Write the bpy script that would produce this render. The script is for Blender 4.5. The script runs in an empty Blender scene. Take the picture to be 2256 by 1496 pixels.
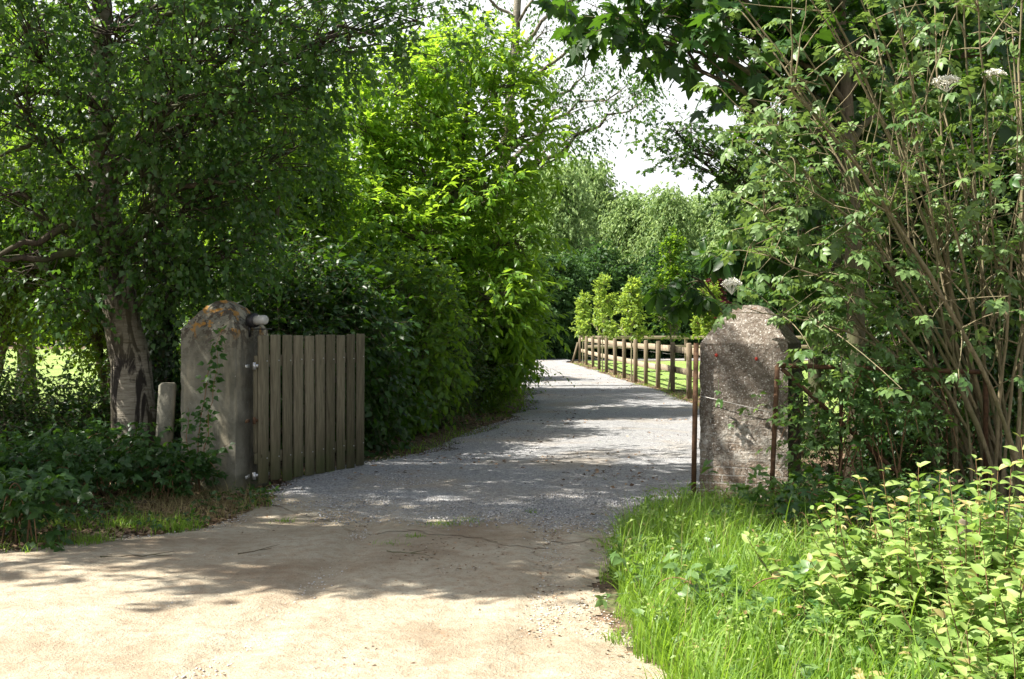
import bpy, math, random
import numpy as np
from mathutils import Vector
R = math.radians
sc = bpy.context.scene
col = sc.collection

# ------------------------------------------------------------------ camera, sky, sun, exposure
F, HX, HY, CAMH = 2700.0, 1128.0, 724.0, 1.6
cam = bpy.data.cameras.new('camera')
cam.sensor_width = 36.0
cam.lens = F / 2256 * 36
cam.shift_y = -(748 - HY) / 2256
cam.clip_end = 2000
cam.clip_start = 0.05
co = bpy.data.objects.new('camera', cam)
co.location = (0, 0, CAMH)
co.rotation_euler = (R(90), 0, 0)
col.objects.link(co)
sc.camera = co

SUN_EL, SUN_AZ = 50.0, 265.0          # azimuth clockwise from +Y (the view direction)
w = bpy.data.worlds.new('World')
sc.world = w
w.use_nodes = True
nt = w.node_tree
bg = nt.nodes['Background']
sky = nt.nodes.new('ShaderNodeTexSky')
sky.sky_type = 'NISHITA'
sky.sun_disc = False
sky.sun_elevation = R(SUN_EL)
sky.sun_rotation = R(SUN_AZ)
sky.air_density = 1.0
sky.dust_density = 4.0
sky.ozone_density = 1.0
tcw = nt.nodes.new('ShaderNodeTexCoord'); sxw = nt.nodes.new('ShaderNodeSeparateXYZ'); nt.links.new(tcw.outputs['Generated'], sxw.inputs[0])
nzw = nt.nodes.new('ShaderNodeTexNoise'); nzw.inputs['Scale'].default_value = 2.2; nzw.inputs['Detail'].default_value = 6; nt.links.new(tcw.outputs['Generated'], nzw.inputs['Vector'])
adw = nt.nodes.new('ShaderNodeMath'); adw.operation = 'MULTIPLY_ADD'; adw.inputs[1].default_value = .5; nt.links.new(nzw.outputs['Fac'], adw.inputs[0]); nt.links.new(sxw.outputs[2], adw.inputs[2])
rmw = nt.nodes.new('ShaderNodeValToRGB'); rmw.color_ramp.elements[0].position = .45; rmw.color_ramp.elements[0].color = (1, 1, 1, 1)
rmw.color_ramp.elements[1].position = .95; rmw.color_ramp.elements[1].color = (.12, .12, .12, 1); nt.links.new(adw.outputs[0], rmw.inputs[0])
mxw = nt.nodes.new('ShaderNodeMix'); mxw.data_type = 'RGBA'; nt.links.new(rmw.outputs[0], mxw.inputs[0]); nt.links.new(sky.outputs[0], mxw.inputs[6]); mxw.inputs[7].default_value = (7.8, 8.0, 8.1, 1)
nt.links.new(mxw.outputs[2], bg.inputs[0])        # thin white summer cloud, densest towards the horizon
bg.inputs[1].default_value = 0.06
sl = bpy.data.lights.new('sun', 'SUN')
sl.energy = 5.0
sl.angle = R(0.5)
sl.color = (1.0, 0.95, 0.86)
so = bpy.data.objects.new('sun', sl)
sd = Vector((math.sin(R(SUN_AZ)) * math.cos(R(SUN_EL)), math.cos(R(SUN_AZ)) * math.cos(R(SUN_EL)), math.sin(R(SUN_EL))))
so.rotation_euler = sd.to_track_quat('Z', 'Y').to_euler()
so.location = (-20, -5, 30)
col.objects.link(so)
sc.view_settings.view_transform = 'Standard'
sc.view_settings.look = 'None'
sc.view_settings.gamma = 1
sc.view_settings.exposure = 1.5
sc.cycles.max_bounces = 8
sc.cycles.diffuse_bounces = 3
sc.cycles.glossy_bounces = 2
sc.cycles.transmission_bounces = 4
sc.cycles.caustics_reflective = False
sc.cycles.caustics_refractive = False

def at(px, py, Y):
    return np.array([(px - HX) / F * Y, Y, CAMH - (py - HY) / F * Y])

# ------------------------------------------------------------------ helpers
def nrm(a):
    return a / np.maximum(np.linalg.norm(a, axis=-1, keepdims=True), 1e-9)

def tag(o, label=None, cat=None, group=None, kind=None):
    if label: o['label'] = label
    if cat: o['category'] = cat
    if group: o['group'] = group
    if kind: o['kind'] = kind
    return o

def empty(name, loc, rz=0.0):
    o = bpy.data.objects.new(name, None)
    o.location = tuple(float(v) for v in loc)
    o.rotation_euler = (0, 0, rz)
    o.empty_display_size = 0.2
    col.objects.link(o)
    return o

class MB:
    def __init__(s):
        s.v, s.f, s.a, s.n = [], [], [], 0
    def add(s, v, f, var=None):
        v = np.asarray(v, dtype=np.float32).reshape(-1, 3)
        f = np.asarray(f, dtype=np.int32)
        s.v.append(v); s.f.append(f + s.n)
        a = np.full(len(v), 0.5, np.float32) if var is None else np.asarray(var, np.float32).reshape(-1)
        s.a.append(a); s.n += len(v)
    def build(s, name, mat, parent=None, smooth=False, local=False):
        if not s.v: return None
        V = np.concatenate(s.v)
        if parent is not None and not local:
            V = V - np.array(parent.location, dtype=np.float32)
        me = bpy.data.meshes.new(name)
        me.vertices.add(len(V)); me.vertices.foreach_set('co', V.ravel())
        idx = np.concatenate([f.ravel() for f in s.f])
        tot = np.concatenate([np.full(len(f), f.shape[1], np.int32) for f in s.f])
        st = np.concatenate([[0], np.cumsum(tot)[:-1]]).astype(np.int32)
        me.loops.add(len(idx)); me.loops.foreach_set('vertex_index', idx)
        me.polygons.add(len(tot)); me.polygons.foreach_set('loop_start', st)
        me.polygons.foreach_set('loop_total', tot)
        if smooth: me.polygons.foreach_set('use_smooth', np.ones(len(tot), bool))
        at_ = me.attributes.new('var', 'FLOAT', 'POINT')
        at_.data.foreach_set('value', np.concatenate(s.a))
        me.update(calc_edges=True)
        me.validate()
        me.materials.append(mat)
        o = bpy.data.objects.new(name, me)
        col.objects.link(o)
        if parent is not None: o.parent = parent
        return o

def box(mb, c, s, rz=0.0, bev=0.0, rng=None, tilt=(0, 0)):
    """bevelled box: centre c, full size s"""
    hx, hy, hz = s[0] / 2, s[1] / 2, s[2] / 2
    b = min(bev, hx * .9, hy * .9, hz * .9)
    if b <= 0:
        v = np.array([[x, y, z] for z in (-hz, hz) for (x, y) in ((-hx, -hy), (hx, -hy), (hx, hy), (-hx, hy))], float)
        f = [[0, 3, 2, 1], [4, 5, 6, 7], [0, 1, 5, 4], [1, 2, 6, 5], [2, 3, 7, 6], [3, 0, 4, 7]]
        fs = [np.array(f)]
    else:
        def ring(a, bb, z, c):
            return [[-a + c, -bb, z], [a - c, -bb, z], [a, -bb + c, z], [a, bb - c, z], [a - c, bb, z], [-a + c, bb, z], [-a, bb - c, z], [-a, -bb + c, z]]
        v = np.array(ring(hx - b, hy - b, -hz, b * .5) + ring(hx, hy, -hz + b, b) + ring(hx, hy, hz - b, b) + ring(hx - b, hy - b, hz, b * .5), float)
        q = []
        for r in range(3):
            for k in range(8):
                q.append([r * 8 + k, r * 8 + (k + 1) % 8, (r + 1) * 8 + (k + 1) % 8, (r + 1) * 8 + k])
        fs = [np.array(q), np.array([[7, 6, 5, 4, 3, 2, 1, 0], [24, 25, 26, 27, 28, 29, 30, 31]])]
    if tilt != (0, 0):
        v[:, 0] += v[:, 2] * tilt[0]; v[:, 1] += v[:, 2] * tilt[1]
    cz, sz = math.cos(rz), math.sin(rz)
    v = np.stack([v[:, 0] * cz - v[:, 1] * sz, v[:, 0] * sz + v[:, 1] * cz, v[:, 2]], 1) + np.asarray(c)
    n0 = mb.n
    mb.add(v, fs[0])
    for f in fs[1:]:
        mb.f.append(f + n0)

def tubes(mb, P, rad, sides=5, var=None, cap=False):
    """P (N,K,3) polylines, rad (N,K)"""
    P = np.asarray(P, float); rad = np.asarray(rad, float)
    N, K, _ = P.shape
    T = np.empty_like(P)
    T[:, 1:-1] = P[:, 2:] - P[:, :-2]
    T[:, 0] = P[:, 1] - P[:, 0]; T[:, -1] = P[:, -1] - P[:, -2]
    T = nrm(T)
    ref = np.where(np.abs(T[:, :1, 2:3]) > 0.9, np.array([[[1., 0, 0]]]), np.array([[[0, 0, 1.]]]))
    A = nrm(np.cross(T, np.broadcast_to(ref, T.shape)))
    B = np.cross(T, A)
    th = np.arange(sides) * 2 * math.pi / sides
    V = P[:, :, None] + rad[:, :, None, None] * (A[:, :, None] * np.cos(th)[None, None, :, None] + B[:, :, None] * np.sin(th)[None, None, :, None])
    base = (np.arange(N) * K * sides)[:, None, None]
    r = (np.arange(K - 1) * sides)[None, :, None]
    k = np.arange(sides)[None, None, :]; k2 = (k + 1) % sides
    a, b_, c, d = base + r + k, base + r + k2, base + r + sides + k2, base + r + sides + k
    f = np.stack([a, b_, c, d], -1).reshape(-1, 4)
    vv = None
    if var is not None: vv = np.repeat(np.asarray(var, float), K * sides)
    n0 = mb.n
    mb.add(V.reshape(-1, 3), f, vv)
    if cap:
        for i in range(N):
            o0 = n0 + i * K * sides
            mb.f.append(np.array([[o0 + j for j in range(sides)][::-1], [o0 + (K - 1) * sides + j for j in range(sides)]]))

def tube(mb, pts, r0, r1=None, sides=6, cap=True):
    pts = np.asarray(pts, float)
    r1 = r0 if r1 is None else r1
    tubes(mb, pts[None], np.linspace(r0, r1, len(pts))[None], sides, cap=cap)

def bez(p0, p1, p2, K):
    t = np.linspace(0, 1, K)[None, :, None]
    return (1 - t) ** 2 * p0[:, None] + 2 * t * (1 - t) * p1[:, None] + t * t * p2[:, None]

# leaf templates: base at origin, length 1 along +Y, normal +Z
def blade(ts, ws, fold=0.25, curl=-0.15):
    v, f = [[0, 0, 0]], []
    for t, wd in zip(ts, ws):
        z = curl * t * t
        v += [[-wd, t - .02, z + fold * wd], [0, t, z], [wd, t - .02, z + fold * wd]]
    n = len(ts)
    v.append([0, 1, curl])
    f += [[0, 2, 1], [0, 3, 2]]
    for i in range(n - 1):
        a = 1 + 3 * i; b = a + 3
        f += [[a, a + 1, b + 1], [a, b + 1, b], [a + 1, a + 2, b + 2], [a + 1, b + 2, b + 1]]
    a = 1 + 3 * (n - 1); tip = len(v) - 1
    f += [[a, a + 1, tip], [a + 1, a + 2, tip]]
    return np.array(v, float), np.array(f)

def combine(parts):
    """parts: (template, angle about z, scale, offset, pitch)"""
    V, Fc, n = [], [], 0
    for (tv, tf), ang, s, off, pit in parts:
        v = tv * s
        v = np.stack([v[:, 0], v[:, 1] * math.cos(pit) - v[:, 2] * math.sin(pit), v[:, 1] * math.sin(pit) + v[:, 2] * math.cos(pit)], 1)
        c, s_ = math.cos(ang), math.sin(ang)
        v = np.stack([v[:, 0] * c - v[:, 1] * s_, v[:, 0] * s_ + v[:, 1] * c, v[:, 2]], 1) + np.array(off)
        V.append(v); Fc.append(tf + n); n += len(v)
    return np.concatenate(V), np.concatenate(Fc)

RHOMB = (np.array([[0, 0, 0], [-.3, .45, .09], [0, 1, -.12], [.3, .45, .09]], float), np.array([[0, 2, 1], [0, 3, 2]]))
OVATE = blade([.28, .62], [.30, .24], .3, -.2)
BIRCH = blade([.3], [.40], .25, -.15)
LANCE = blade([.25, .6], [.175, .19], .3, -.2)
WILLOWL = blade([.25, .6], [.20, .19], .45, -.25)
CURL = blade([.15, .4, .65, .85], [.14, .23, .20, .10], .7, -.5)
TRI = combine([(OVATE, 0, .62, (0, .38, 0), -.1), (OVATE, 1.25, .5, (0, .36, 0), -.1), (OVATE, -1.25, .5, (0, .36, 0), -.1)])
PINN = combine([(OVATE, 0, .46, (0, .56, 0), -.2)] + [(OVATE, s * 1.05, .38, (0, y, 0), -.25) for y in (.28, .52) for s in (1, -1)]
               + [(blade([.5], [.012], 0, 0), 0, .6, (0, 0, 0), 0)])
LEAFLET = blade([.35, .62, .85], [.10, .20, .17], .3, -.3)
PALM = combine([(LEAFLET, a, s, (0, 0, 0), -.35) for a, s in ((0, .8), (.75, .74), (-.75, .74), (1.5, .6), (-1.5, .6), (2.3, .38), (-2.3, .38))])
def maple():
    v = [[0, 0, 0]]
    pts = [(-.12, -.1), (-.42, -.02), (-.30, .14), (-.60, .38), (-.34, .40), (-.42, .62), (-.20, .52), (-.14, .74), (0, 1.0), (.14, .74), (.20, .52), (.42, .62), (.34, .40), (.60, .38), (.30, .14), (.42, -.02), (.12, -.1)]
    for x, y in pts: v.append([x, y, -.35 * (x * x + max(y, 0) ** 2 * .6)])
    n = len(pts)
    return np.array(v), np.array([[0, i + 2, i + 1] for i in range(n - 1)])
MAPLE = maple()
def oak():
    pts = [(0, 0), (-.08, .15), (-.25, .2), (-.1, .32), (-.36, .5), (-.12, .55), (-.28, .78), (-.08, .78), (0, 1), (.08, .78), (.28, .78), (.12, .55), (.36, .5), (.1, .32), (.25, .2), (.08, .15)]
    v = [[0, .45, .0]] + [[x, y, .12 * abs(x) - .1 * y * y] for x, y in pts]
    n = len(pts)
    return np.array(v), np.array([[0, (i + 1) % n + 1, i + 1] for i in range(n)])
OAK = oak()

def leaves(mb, tpl, pos, d, n, s, var, wid=None):
    tv, tf = tpl
    d = nrm(d); x = nrm(np.cross(d, n)); z = np.cross(x, d)
    N = len(pos)
    s = np.broadcast_to(np.asarray(s, float), (N,))
    sx = s if wid is None else s * wid
    V = pos[:, None] + tv[None, :, 0:1] * (x * sx[:, None])[:, None] + tv[None, :, 1:2] * (d * s[:, None])[:, None] + tv[None, :, 2:3] * (z * s[:, None])[:, None]
    f = (tf[None] + (np.arange(N) * len(tv))[:, None, None]).reshape(-1, 3)
    mb.add(V.reshape(-1, 3), f, np.repeat(var, len(tv)))

def spray(rng, base, dr, L, n, leaf, tpl, mbl, mbt=None, droop=.3, ang=.9, up=.8, grav=.25, tr=.003, vjit=.25, vbase=None, tmin=.15, nj=.5):
    """twigs with leaves alternating along them"""
    N = len(base); dr = nrm(dr)
    L = np.broadcast_to(np.asarray(L, float), (N,)) * rng.uniform(.6, 1.25, N)
    t = (np.arange(n) + .5) / n * (1 - tmin) + tmin
    t = t[None] + rng.uniform(-.04, .04, (N, n))
    dn = np.array([0, 0, -1.0])
    P = base[:, None] + dr[:, None] * (L[:, None] * t)[..., None] + dn * (droop * L[:, None] * t * t)[..., None]
    Tn = nrm(dr[:, None] + dn * (2 * droop * t)[..., None])
    side = np.cross(Tn, np.array([0, 0, 1.0])) + rng.normal(0, .25, (N, 1, 3))
    side = nrm(side)
    sg = np.where((np.arange(n) % 2) == 0, 1., -1.)[None, :, None]
    a = ang * rng.uniform(.6, 1.25, (N, n, 1)) * (1 - .5 * t[..., None] ** 3)
    D = Tn * np.cos(a) + side * sg * np.sin(a) + dn * grav + rng.normal(0, .22, (N, n, 3))
    Nn = np.array([0, 0, up]) + rng.normal(0, nj, (N, n, 3))
    if vbase is None: vbase = rng.uniform(.2, .8, N)
    var = np.clip(vbase[:, None] + rng.normal(0, vjit, (N, n)), 0, 1)
    S = leaf * rng.uniform(.6, 1.15, (N, n))
    leaves(mbl, tpl, P.reshape(-1, 3), D.reshape(-1, 3), Nn.reshape(-1, 3), S.ravel(), var.ravel())
    if mbt is not None:
        tt = np.linspace(0, 1, 4)[None]
        Q = base[:, None] + dr[:, None] * (L[:, None] * tt)[..., None] + dn * (droop * L[:, None] * tt * tt)[..., None]
        tubes(mbt, Q, np.broadcast_to(np.array([1, .8, .6, .3]) * tr, (N, 4)), 3)

def interp_trunk(tp, zq):
    z = tp[:, 2]
    return np.array([np.interp(zq, z, tp[:, i]) for i in range(4)])

def smooth_path(tp, K):
    tp = np.asarray(tp, float)
    s = np.concatenate([[0], np.cumsum(np.linalg.norm(np.diff(tp[:, :3], axis=0), axis=1))]); s /= s[-1]
    q = np.linspace(0, 1, K)
    out = np.stack([np.interp(q, s, tp[:, i]) for i in range(tp.shape[1])], 1)
    for _ in range(2):
        out[1:-1] = .25 * out[:-2] + .5 * out[1:-1] + .25 * out[2:]
    return out

def crown(rng, mbl, mbt, tp, clumps, spec):
    """limbs, branches, twigs and leaves for each clump (x,y,z,rx,ry,rz,k)"""
    for c in clumps:
        cc = np.array(c[:3], float); rr = np.array(c[3:6], float); k = c[6] if len(c) > 6 else 1.0
        hd = np.linalg.norm(cc[:2] - tp[0, :2])
        za = np.clip(cc[2] - .45 * hd - .3, tp[0, 2] + .15 * (tp[-1, 2] - tp[0, 2]), tp[-1, 2])
        a = interp_trunk(tp, za)
        p0 = a[:3]; d = cc - p0
        p1 = p0 + d * .5 + np.array([0, 0, .12 * np.linalg.norm(d)]) + rng.normal(0, .08 * np.linalg.norm(d), 3)
        lim = bez(p0[None], p1[None], cc[None], 9)
        lim[0, 1:-1] += rng.normal(0, .02 * np.linalg.norm(d), (7, 3))
        r0 = min(a[3] * .55, .012 + .02 * np.linalg.norm(d)) * spec.get('limb', 1)
        tubes(mbt, lim, np.linspace(r0, .012, 9)[None], 6)
        nn = max(3, int(spec['nodes'] * k))
        u = nrm(rng.normal(0, 1, (nn, 3))) * rng.uniform(.15, 1, (nn, 1)) ** .45
        nodes = cc + u * rr
        nodes[:, 2] = np.maximum(nodes[:, 2], .12)
        src = lim[0][rng.integers(4, 9, nn)]
        mid = (src + nodes) / 2 + rng.normal(0, .12, (nn, 3)) * rr + np.array([0, 0, .08])
        tubes(mbt, bez(src, mid, nodes, 5), np.broadcast_to(np.linspace(.011, .004, 5) * spec.get('br', 1), (nn, 5)), 4)
        m = spec['twigs']
        nb = np.repeat(nodes, m, 0) + rng.normal(0, spec.get('nsp', .12), (nn * m, 3))
        outd = np.repeat(nrm(u * rr), m, 0) * spec.get('out', .7) + rng.normal(0, .65, (nn * m, 3)) + np.array([0, 0, spec.get('upb', .1)])
        vb = np.clip(np.repeat(rng.uniform(.15, .85, nn), m) + rng.normal(0, .08, nn * m), 0, 1)
        spray(rng, nb, outd, spec['tl'], spec['nl'], spec['leaf'], spec['tpl'], mbl, mbt if spec.get('tw', True) else None,
              droop=spec.get('droop', .3), ang=spec.get('ang', .9), up=spec.get('up', .8), grav=spec.get('grav', .25), vbase=vb, tr=spec.get('tr', .0028), nj=spec.get('nj', .5))

def tree(name, label, cat, trunks, clumps, spec, leafm, barkm, seed, group=None, pre=None):
    rng = np.random.default_rng(seed)
    tps = [np.array(t, float) for t in trunks]
    root = empty(name, (tps[0][0, 0], tps[0][0, 1], 0))
    tag(root, label, cat, group)
    mt, mtw, ml = MB(), MB(), MB()
    sp = []
    for t in tps:
        q = smooth_path(t, 22)
        q[1:-1, :2] += rng.normal(0, .12, (20, 2)) * q[1:-1, 3:4]
        sp.append(q)
        rr = q[:, 3].copy()
        rr[0] *= 1.35; rr[1] *= 1.15
        th_sides = 14 if q[0, 3] > .05 else 7
        tubes(mt, q[None, :, :3], rr[None], th_sides)
    by = {}
    for c in clumps:
        j = int(np.argmin([abs(interp_trunk(q, min(c[2] - .3, q[-1, 2]))[0] - c[0]) + abs(interp_trunk(q, min(c[2] - .3, q[-1, 2]))[1] - c[1]) for q in sp]))
        by.setdefault(j, []).append(c)
    for j, cs in by.items():
        crown(rng, ml, mtw, sp[j], cs, spec)
    if pre: pre(rng, ml, mtw)
    mt.build('trunk', barkm, root, smooth=True)
    mtw.build('branches', spec.get('twigm', barkm), root)
    ml.build('crown', leafm, root)
    return root

def copy_tree(o, parent=None):
    c = o.copy(); col.objects.link(c); c.parent = parent
    for ch in list(o.children): copy_tree(ch, c)
    return c

# ------------------------------------------------------------------ materials
def newmat(name):
    m = bpy.data.materials.new(name); m.use_nodes = True
    n = m.node_tree; n.nodes.clear()
    return m, n
def N(n, t, **k):
    x = n.nodes.new(t)
    for a, b in k.items(): setattr(x, a, b)
    return x
def ramp(n, fac, stops):
    r = N(n, 'ShaderNodeValToRGB'); e = r.color_ramp.elements
    while len(e) < len(stops): e.new(.5)
    for i, (p, c) in enumerate(stops):
        e[i].position = p; e[i].color = (*c, 1) if len(c) == 3 else c
    n.links.new(fac, r.inputs[0]); return r.outputs[0]
def noise(n, vec, scale, det=4, rough=.6, dist=0.0):
    x = N(n, 'ShaderNodeTexNoise'); x.inputs['Scale'].default_value = scale
    x.inputs['Detail'].default_value = det; x.inputs['Roughness'].default_value = rough; x.inputs['Distortion'].default_value = dist
    if vec is not None: n.links.new(vec, x.inputs['Vector'])
    return x.outputs['Fac']
def mixc(n, fac, a, b, mode='MIX'):
    x = N(n, 'ShaderNodeMix', data_type='RGBA', blend_type=mode)
    for s, v in ((x.inputs[0], fac), (x.inputs[6], a), (x.inputs[7], b)):
        if isinstance(v, (int, float)): s.default_value = v
        elif isinstance(v, tuple): s.default_value = (*v, 1)
        else: n.links.new(v, s)
    return x.outputs[2]
def mth(n, op, a, b=0.0, c=0.0):
    x = N(n, 'ShaderNodeMath', operation=op)
    for i, v in enumerate((a, b, c)):
        if isinstance(v, (int, float)): x.inputs[i].default_value = v
        else: n.links.new(v, x.inputs[i])
    return x.outputs[0]
def coords(n, scale=(1, 1, 1)):
    t = N(n, 'ShaderNodeTexCoord'); m = N(n, 'ShaderNodeMapping')
    m.inputs['Scale'].default_value = scale
    n.links.new(t.outputs['Object'], m.inputs['Vector']); return m.outputs[0]
def finish(n, colr, rough=.85, bump=None, bstr=.5, bdist=.01, metal=0.0, spec=.3):
    p = N(n, 'ShaderNodeBsdfPrincipled'); o = N(n, 'ShaderNodeOutputMaterial')
    if isinstance(colr, tuple): p.inputs['Base Color'].default_value = (*colr, 1)
    else: n.links.new(colr, p.inputs['Base Color'])
    if isinstance(rough, (int, float)): p.inputs['Roughness'].default_value = rough
    else: n.links.new(rough, p.inputs['Roughness'])
    p.inputs['Metallic'].default_value = metal
    p.inputs['Specular IOR Level'].default_value = spec
    if bump is not None:
        b = N(n, 'ShaderNodeBump'); b.inputs['Strength'].default_value = bstr; b.inputs['Distance'].default_value = bdist
        n.links.new(bump, b.inputs['Height']); n.links.new(b.outputs[0], p.inputs['Normal'])
    n.links.new(p.outputs[0], o.inputs[0]); return p

def leafmat(name, dark, light, trans, tf=.4, rough=.45, spec=.35, extra=None):
    m, n = newmat(name)
    a = N(n, 'ShaderNodeAttribute', attribute_name='var')
    stops = [(0, dark), (1, light)] if extra is None else [(0, dark), (extra[0], light), (extra[0] + .03, extra[1]), (1, extra[2])]
    c = ramp(n, a.outputs['Fac'], stops)
    p = N(n, 'ShaderNodeBsdfPrincipled'); n.links.new(c, p.inputs['Base Color'])
    p.inputs['Roughness'].default_value = rough; p.inputs['Specular IOR Level'].default_value = spec
    t = N(n, 'ShaderNodeBsdfTranslucent')
    tc = mixc(n, a.outputs['Fac'], tuple(.75 * v for v in trans), trans)
    if extra is not None: tc = mixc(n, .5, tc, c)
    n.links.new(tc, t.inputs['Color'])
    mx = N(n, 'ShaderNodeMixShader'); mx.inputs[0].default_value = tf
    n.links.new(p.outputs[0], mx.inputs[1]); n.links.new(t.outputs[0], mx.inputs[2])
    o = N(n, 'ShaderNodeOutputMaterial'); n.links.new(mx.outputs[0], o.inputs[0])
    return m

M = {}
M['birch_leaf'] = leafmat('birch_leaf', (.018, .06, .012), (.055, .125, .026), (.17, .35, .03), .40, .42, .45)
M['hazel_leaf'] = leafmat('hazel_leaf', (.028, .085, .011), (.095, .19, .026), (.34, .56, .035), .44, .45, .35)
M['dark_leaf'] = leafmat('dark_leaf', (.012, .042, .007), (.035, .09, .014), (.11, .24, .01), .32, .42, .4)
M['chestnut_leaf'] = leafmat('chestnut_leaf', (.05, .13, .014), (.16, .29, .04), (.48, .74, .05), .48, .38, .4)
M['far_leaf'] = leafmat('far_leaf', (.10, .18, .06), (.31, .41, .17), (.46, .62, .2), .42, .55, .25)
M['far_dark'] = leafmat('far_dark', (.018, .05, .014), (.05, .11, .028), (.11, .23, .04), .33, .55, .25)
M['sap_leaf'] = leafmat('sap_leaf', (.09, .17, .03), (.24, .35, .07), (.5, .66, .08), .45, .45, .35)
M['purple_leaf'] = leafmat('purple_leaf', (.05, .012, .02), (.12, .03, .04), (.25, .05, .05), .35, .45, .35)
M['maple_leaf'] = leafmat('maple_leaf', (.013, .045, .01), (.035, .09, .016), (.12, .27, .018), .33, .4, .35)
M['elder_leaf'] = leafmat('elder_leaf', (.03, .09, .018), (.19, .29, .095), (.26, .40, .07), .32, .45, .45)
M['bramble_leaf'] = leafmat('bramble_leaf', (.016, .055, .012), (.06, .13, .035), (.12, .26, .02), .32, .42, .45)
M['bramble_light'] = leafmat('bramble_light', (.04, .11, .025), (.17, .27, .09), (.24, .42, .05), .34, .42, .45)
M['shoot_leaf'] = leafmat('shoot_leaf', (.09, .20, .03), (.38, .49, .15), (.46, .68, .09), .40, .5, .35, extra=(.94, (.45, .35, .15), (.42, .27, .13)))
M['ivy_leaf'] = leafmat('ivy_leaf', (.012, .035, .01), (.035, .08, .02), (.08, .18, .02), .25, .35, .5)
M['grass'] = leafmat('grass', (.07, .15, .012), (.23, .37, .06), (.38, .62, .05), .42, .5, .3)
M['dry_grass'] = leafmat('dry_grass', (.16, .13, .06), (.36, .30, .14), (.4, .34, .15), .3, .6, .2)

def barkmat(name, c1, c2, sc_=(6, 6, 1.2), bstr=.9, moss=0.0):
    m, n = newmat(name); v = coords(n, sc_)
    f = noise(n, v, 5, 5, .7)
    c = ramp(n, f, [(.3, c1), (.7, c2)])
    if moss:
        g = ramp(n, noise(n, coords(n), 2.5, 4, .6), [(.45, (0, 0, 0)), (.6, (moss,) * 3)])
        c = mixc(n, g, c, (.07, .10, .03))
    finish(n, c, .9, f, bstr, .012); return m
M['bark'] = barkmat('brown_bark', (.06, .045, .03), (.17, .135, .09), moss=.5)
M['bark_dark'] = barkmat('dark_bark', (.028, .022, .016), (.09, .07, .05), moss=.6)
M['elder_bark'] = barkmat('elder_bark', (.11, .09, .05), (.29, .24, .145), (9, 9, 2), moss=.35)
M['twig_red'] = barkmat('reddish_twig', (.13, .07, .035), (.25, .15, .08))
M['sap_bark'] = barkmat('sapling_bark', (.14, .13, .07), (.26, .24, .15))
def birchbark():
    m, n = newmat('birch_bark')
    v = coords(n, (2, 2, 14)); f = noise(n, v, 3.5, 5, .7, .3)
    c = ramp(n, f, [(.28, (.04, .033, .022)), (.42, (.19, .165, .125)), (.7, (.34, .31, .25))])
    g = noise(n, coords(n, (7, 7, 1.0)), 1.1, 4, .65, .8)
    c = mixc(n, ramp(n, g, [(.50, (0, 0, 0)), (.56, (1, 1, 1))]), c, (.025, .02, .016))
    z = noise(n, coords(n), 1.3, 3, .5)
    c = mixc(n, ramp(n, z, [(.42, (0, 0, 0)), (.62, (.75, .75, .75))]), c, (.10, .085, .045))
    finish(n, c, .8, mth(n, 'ADD', f, g), .8, .02); return m
M['birch_bark'] = birchbark()

def concrete():
    m, n = newmat('weathered_concrete'); v = coords(n)
    f = noise(n, v, 3, 6, .65); g = noise(n, coords(n, (3, 3, .5)), 2.2, 4, .6)
    c = ramp(n, f, [(.3, (.105, .10, .075)), (.55, (.195, .185, .145)), (.75, (.28, .265, .215))])
    c = mixc(n, ramp(n, g, [(.5, (0, 0, 0)), (.68, (.7, .7, .7))]), c, (.40, .35, .25))
    s = N(n, 'ShaderNodeSeparateXYZ'); n.links.new(v, s.inputs[0])
    fine = noise(n, v, 34, 3, .7)
    # pale chips
    c = mixc(n, ramp(n, noise(n, v, 55, 2, .5), [(.70, (0, 0, 0)), (.74, (.5, .5, .5))]), c, (.55, .53, .48))
    hi = mth(n, 'MULTIPLY_ADD', s.outputs[2], 2.2, -2.85)      # dark moss cushions and orange lichen grow on the top
    mo = mth(n, 'ADD', hi, mth(n, 'MULTIPLY', noise(n, v, 9, 5, .7), 1.5))
    c = mixc(n, ramp(n, mo, [(1.12 / 2, (0, 0, 0)), (1.18 / 2, (.85, .85, .85))]) if False else ramp(n, mth(n, 'MULTIPLY', mo, .5), [(.62, (0, 0, 0)), (.66, (.85, .85, .85))]) if False else mth(n, 'MULTIPLY', ramp(n, mth(n, 'MULTIPLY', s.outputs[2], .5), [(.64, (0, 0, 0)), (.80, (.9, .9, .9))]), ramp(n, noise(n, v, 11, 6, .75), [(.49, (0, 0, 0)), (.54, (1, 1, 1))])), c, (.05, .038, .028))
    hm = ramp(n, mth(n, 'MULTIPLY', s.outputs[2], .5), [(.74, (0, 0, 0)), (.80, (1, 1, 1))])
    ol = ramp(n, noise(n, coords(n, (1.1, 1.1, .9)), 8.5, 5, .65), [(.56, (0, 0, 0)), (.60, (.8, .8, .8))])
    c = mixc(n, mth(n, 'MULTIPLY', hm, ol), c, (.34, .17, .03))
    lo = mth(n, 'MULTIPLY_ADD', s.outputs[2], -2.0, .75)       # algae at the foot
    c = mixc(n, ramp(n, mth(n, 'MULTIPLY', lo, noise(n, v, 4, 3, .6)), [(.15, (0, 0, 0)), (.4, (.6, .6, .6))]), c, (.10, .11, .05))
    finish(n, c, .95, mth(n, 'ADD', f, mth(n, 'MULTIPLY', fine, .5)), .8, .02); return m
M['concrete'] = concrete()

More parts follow.
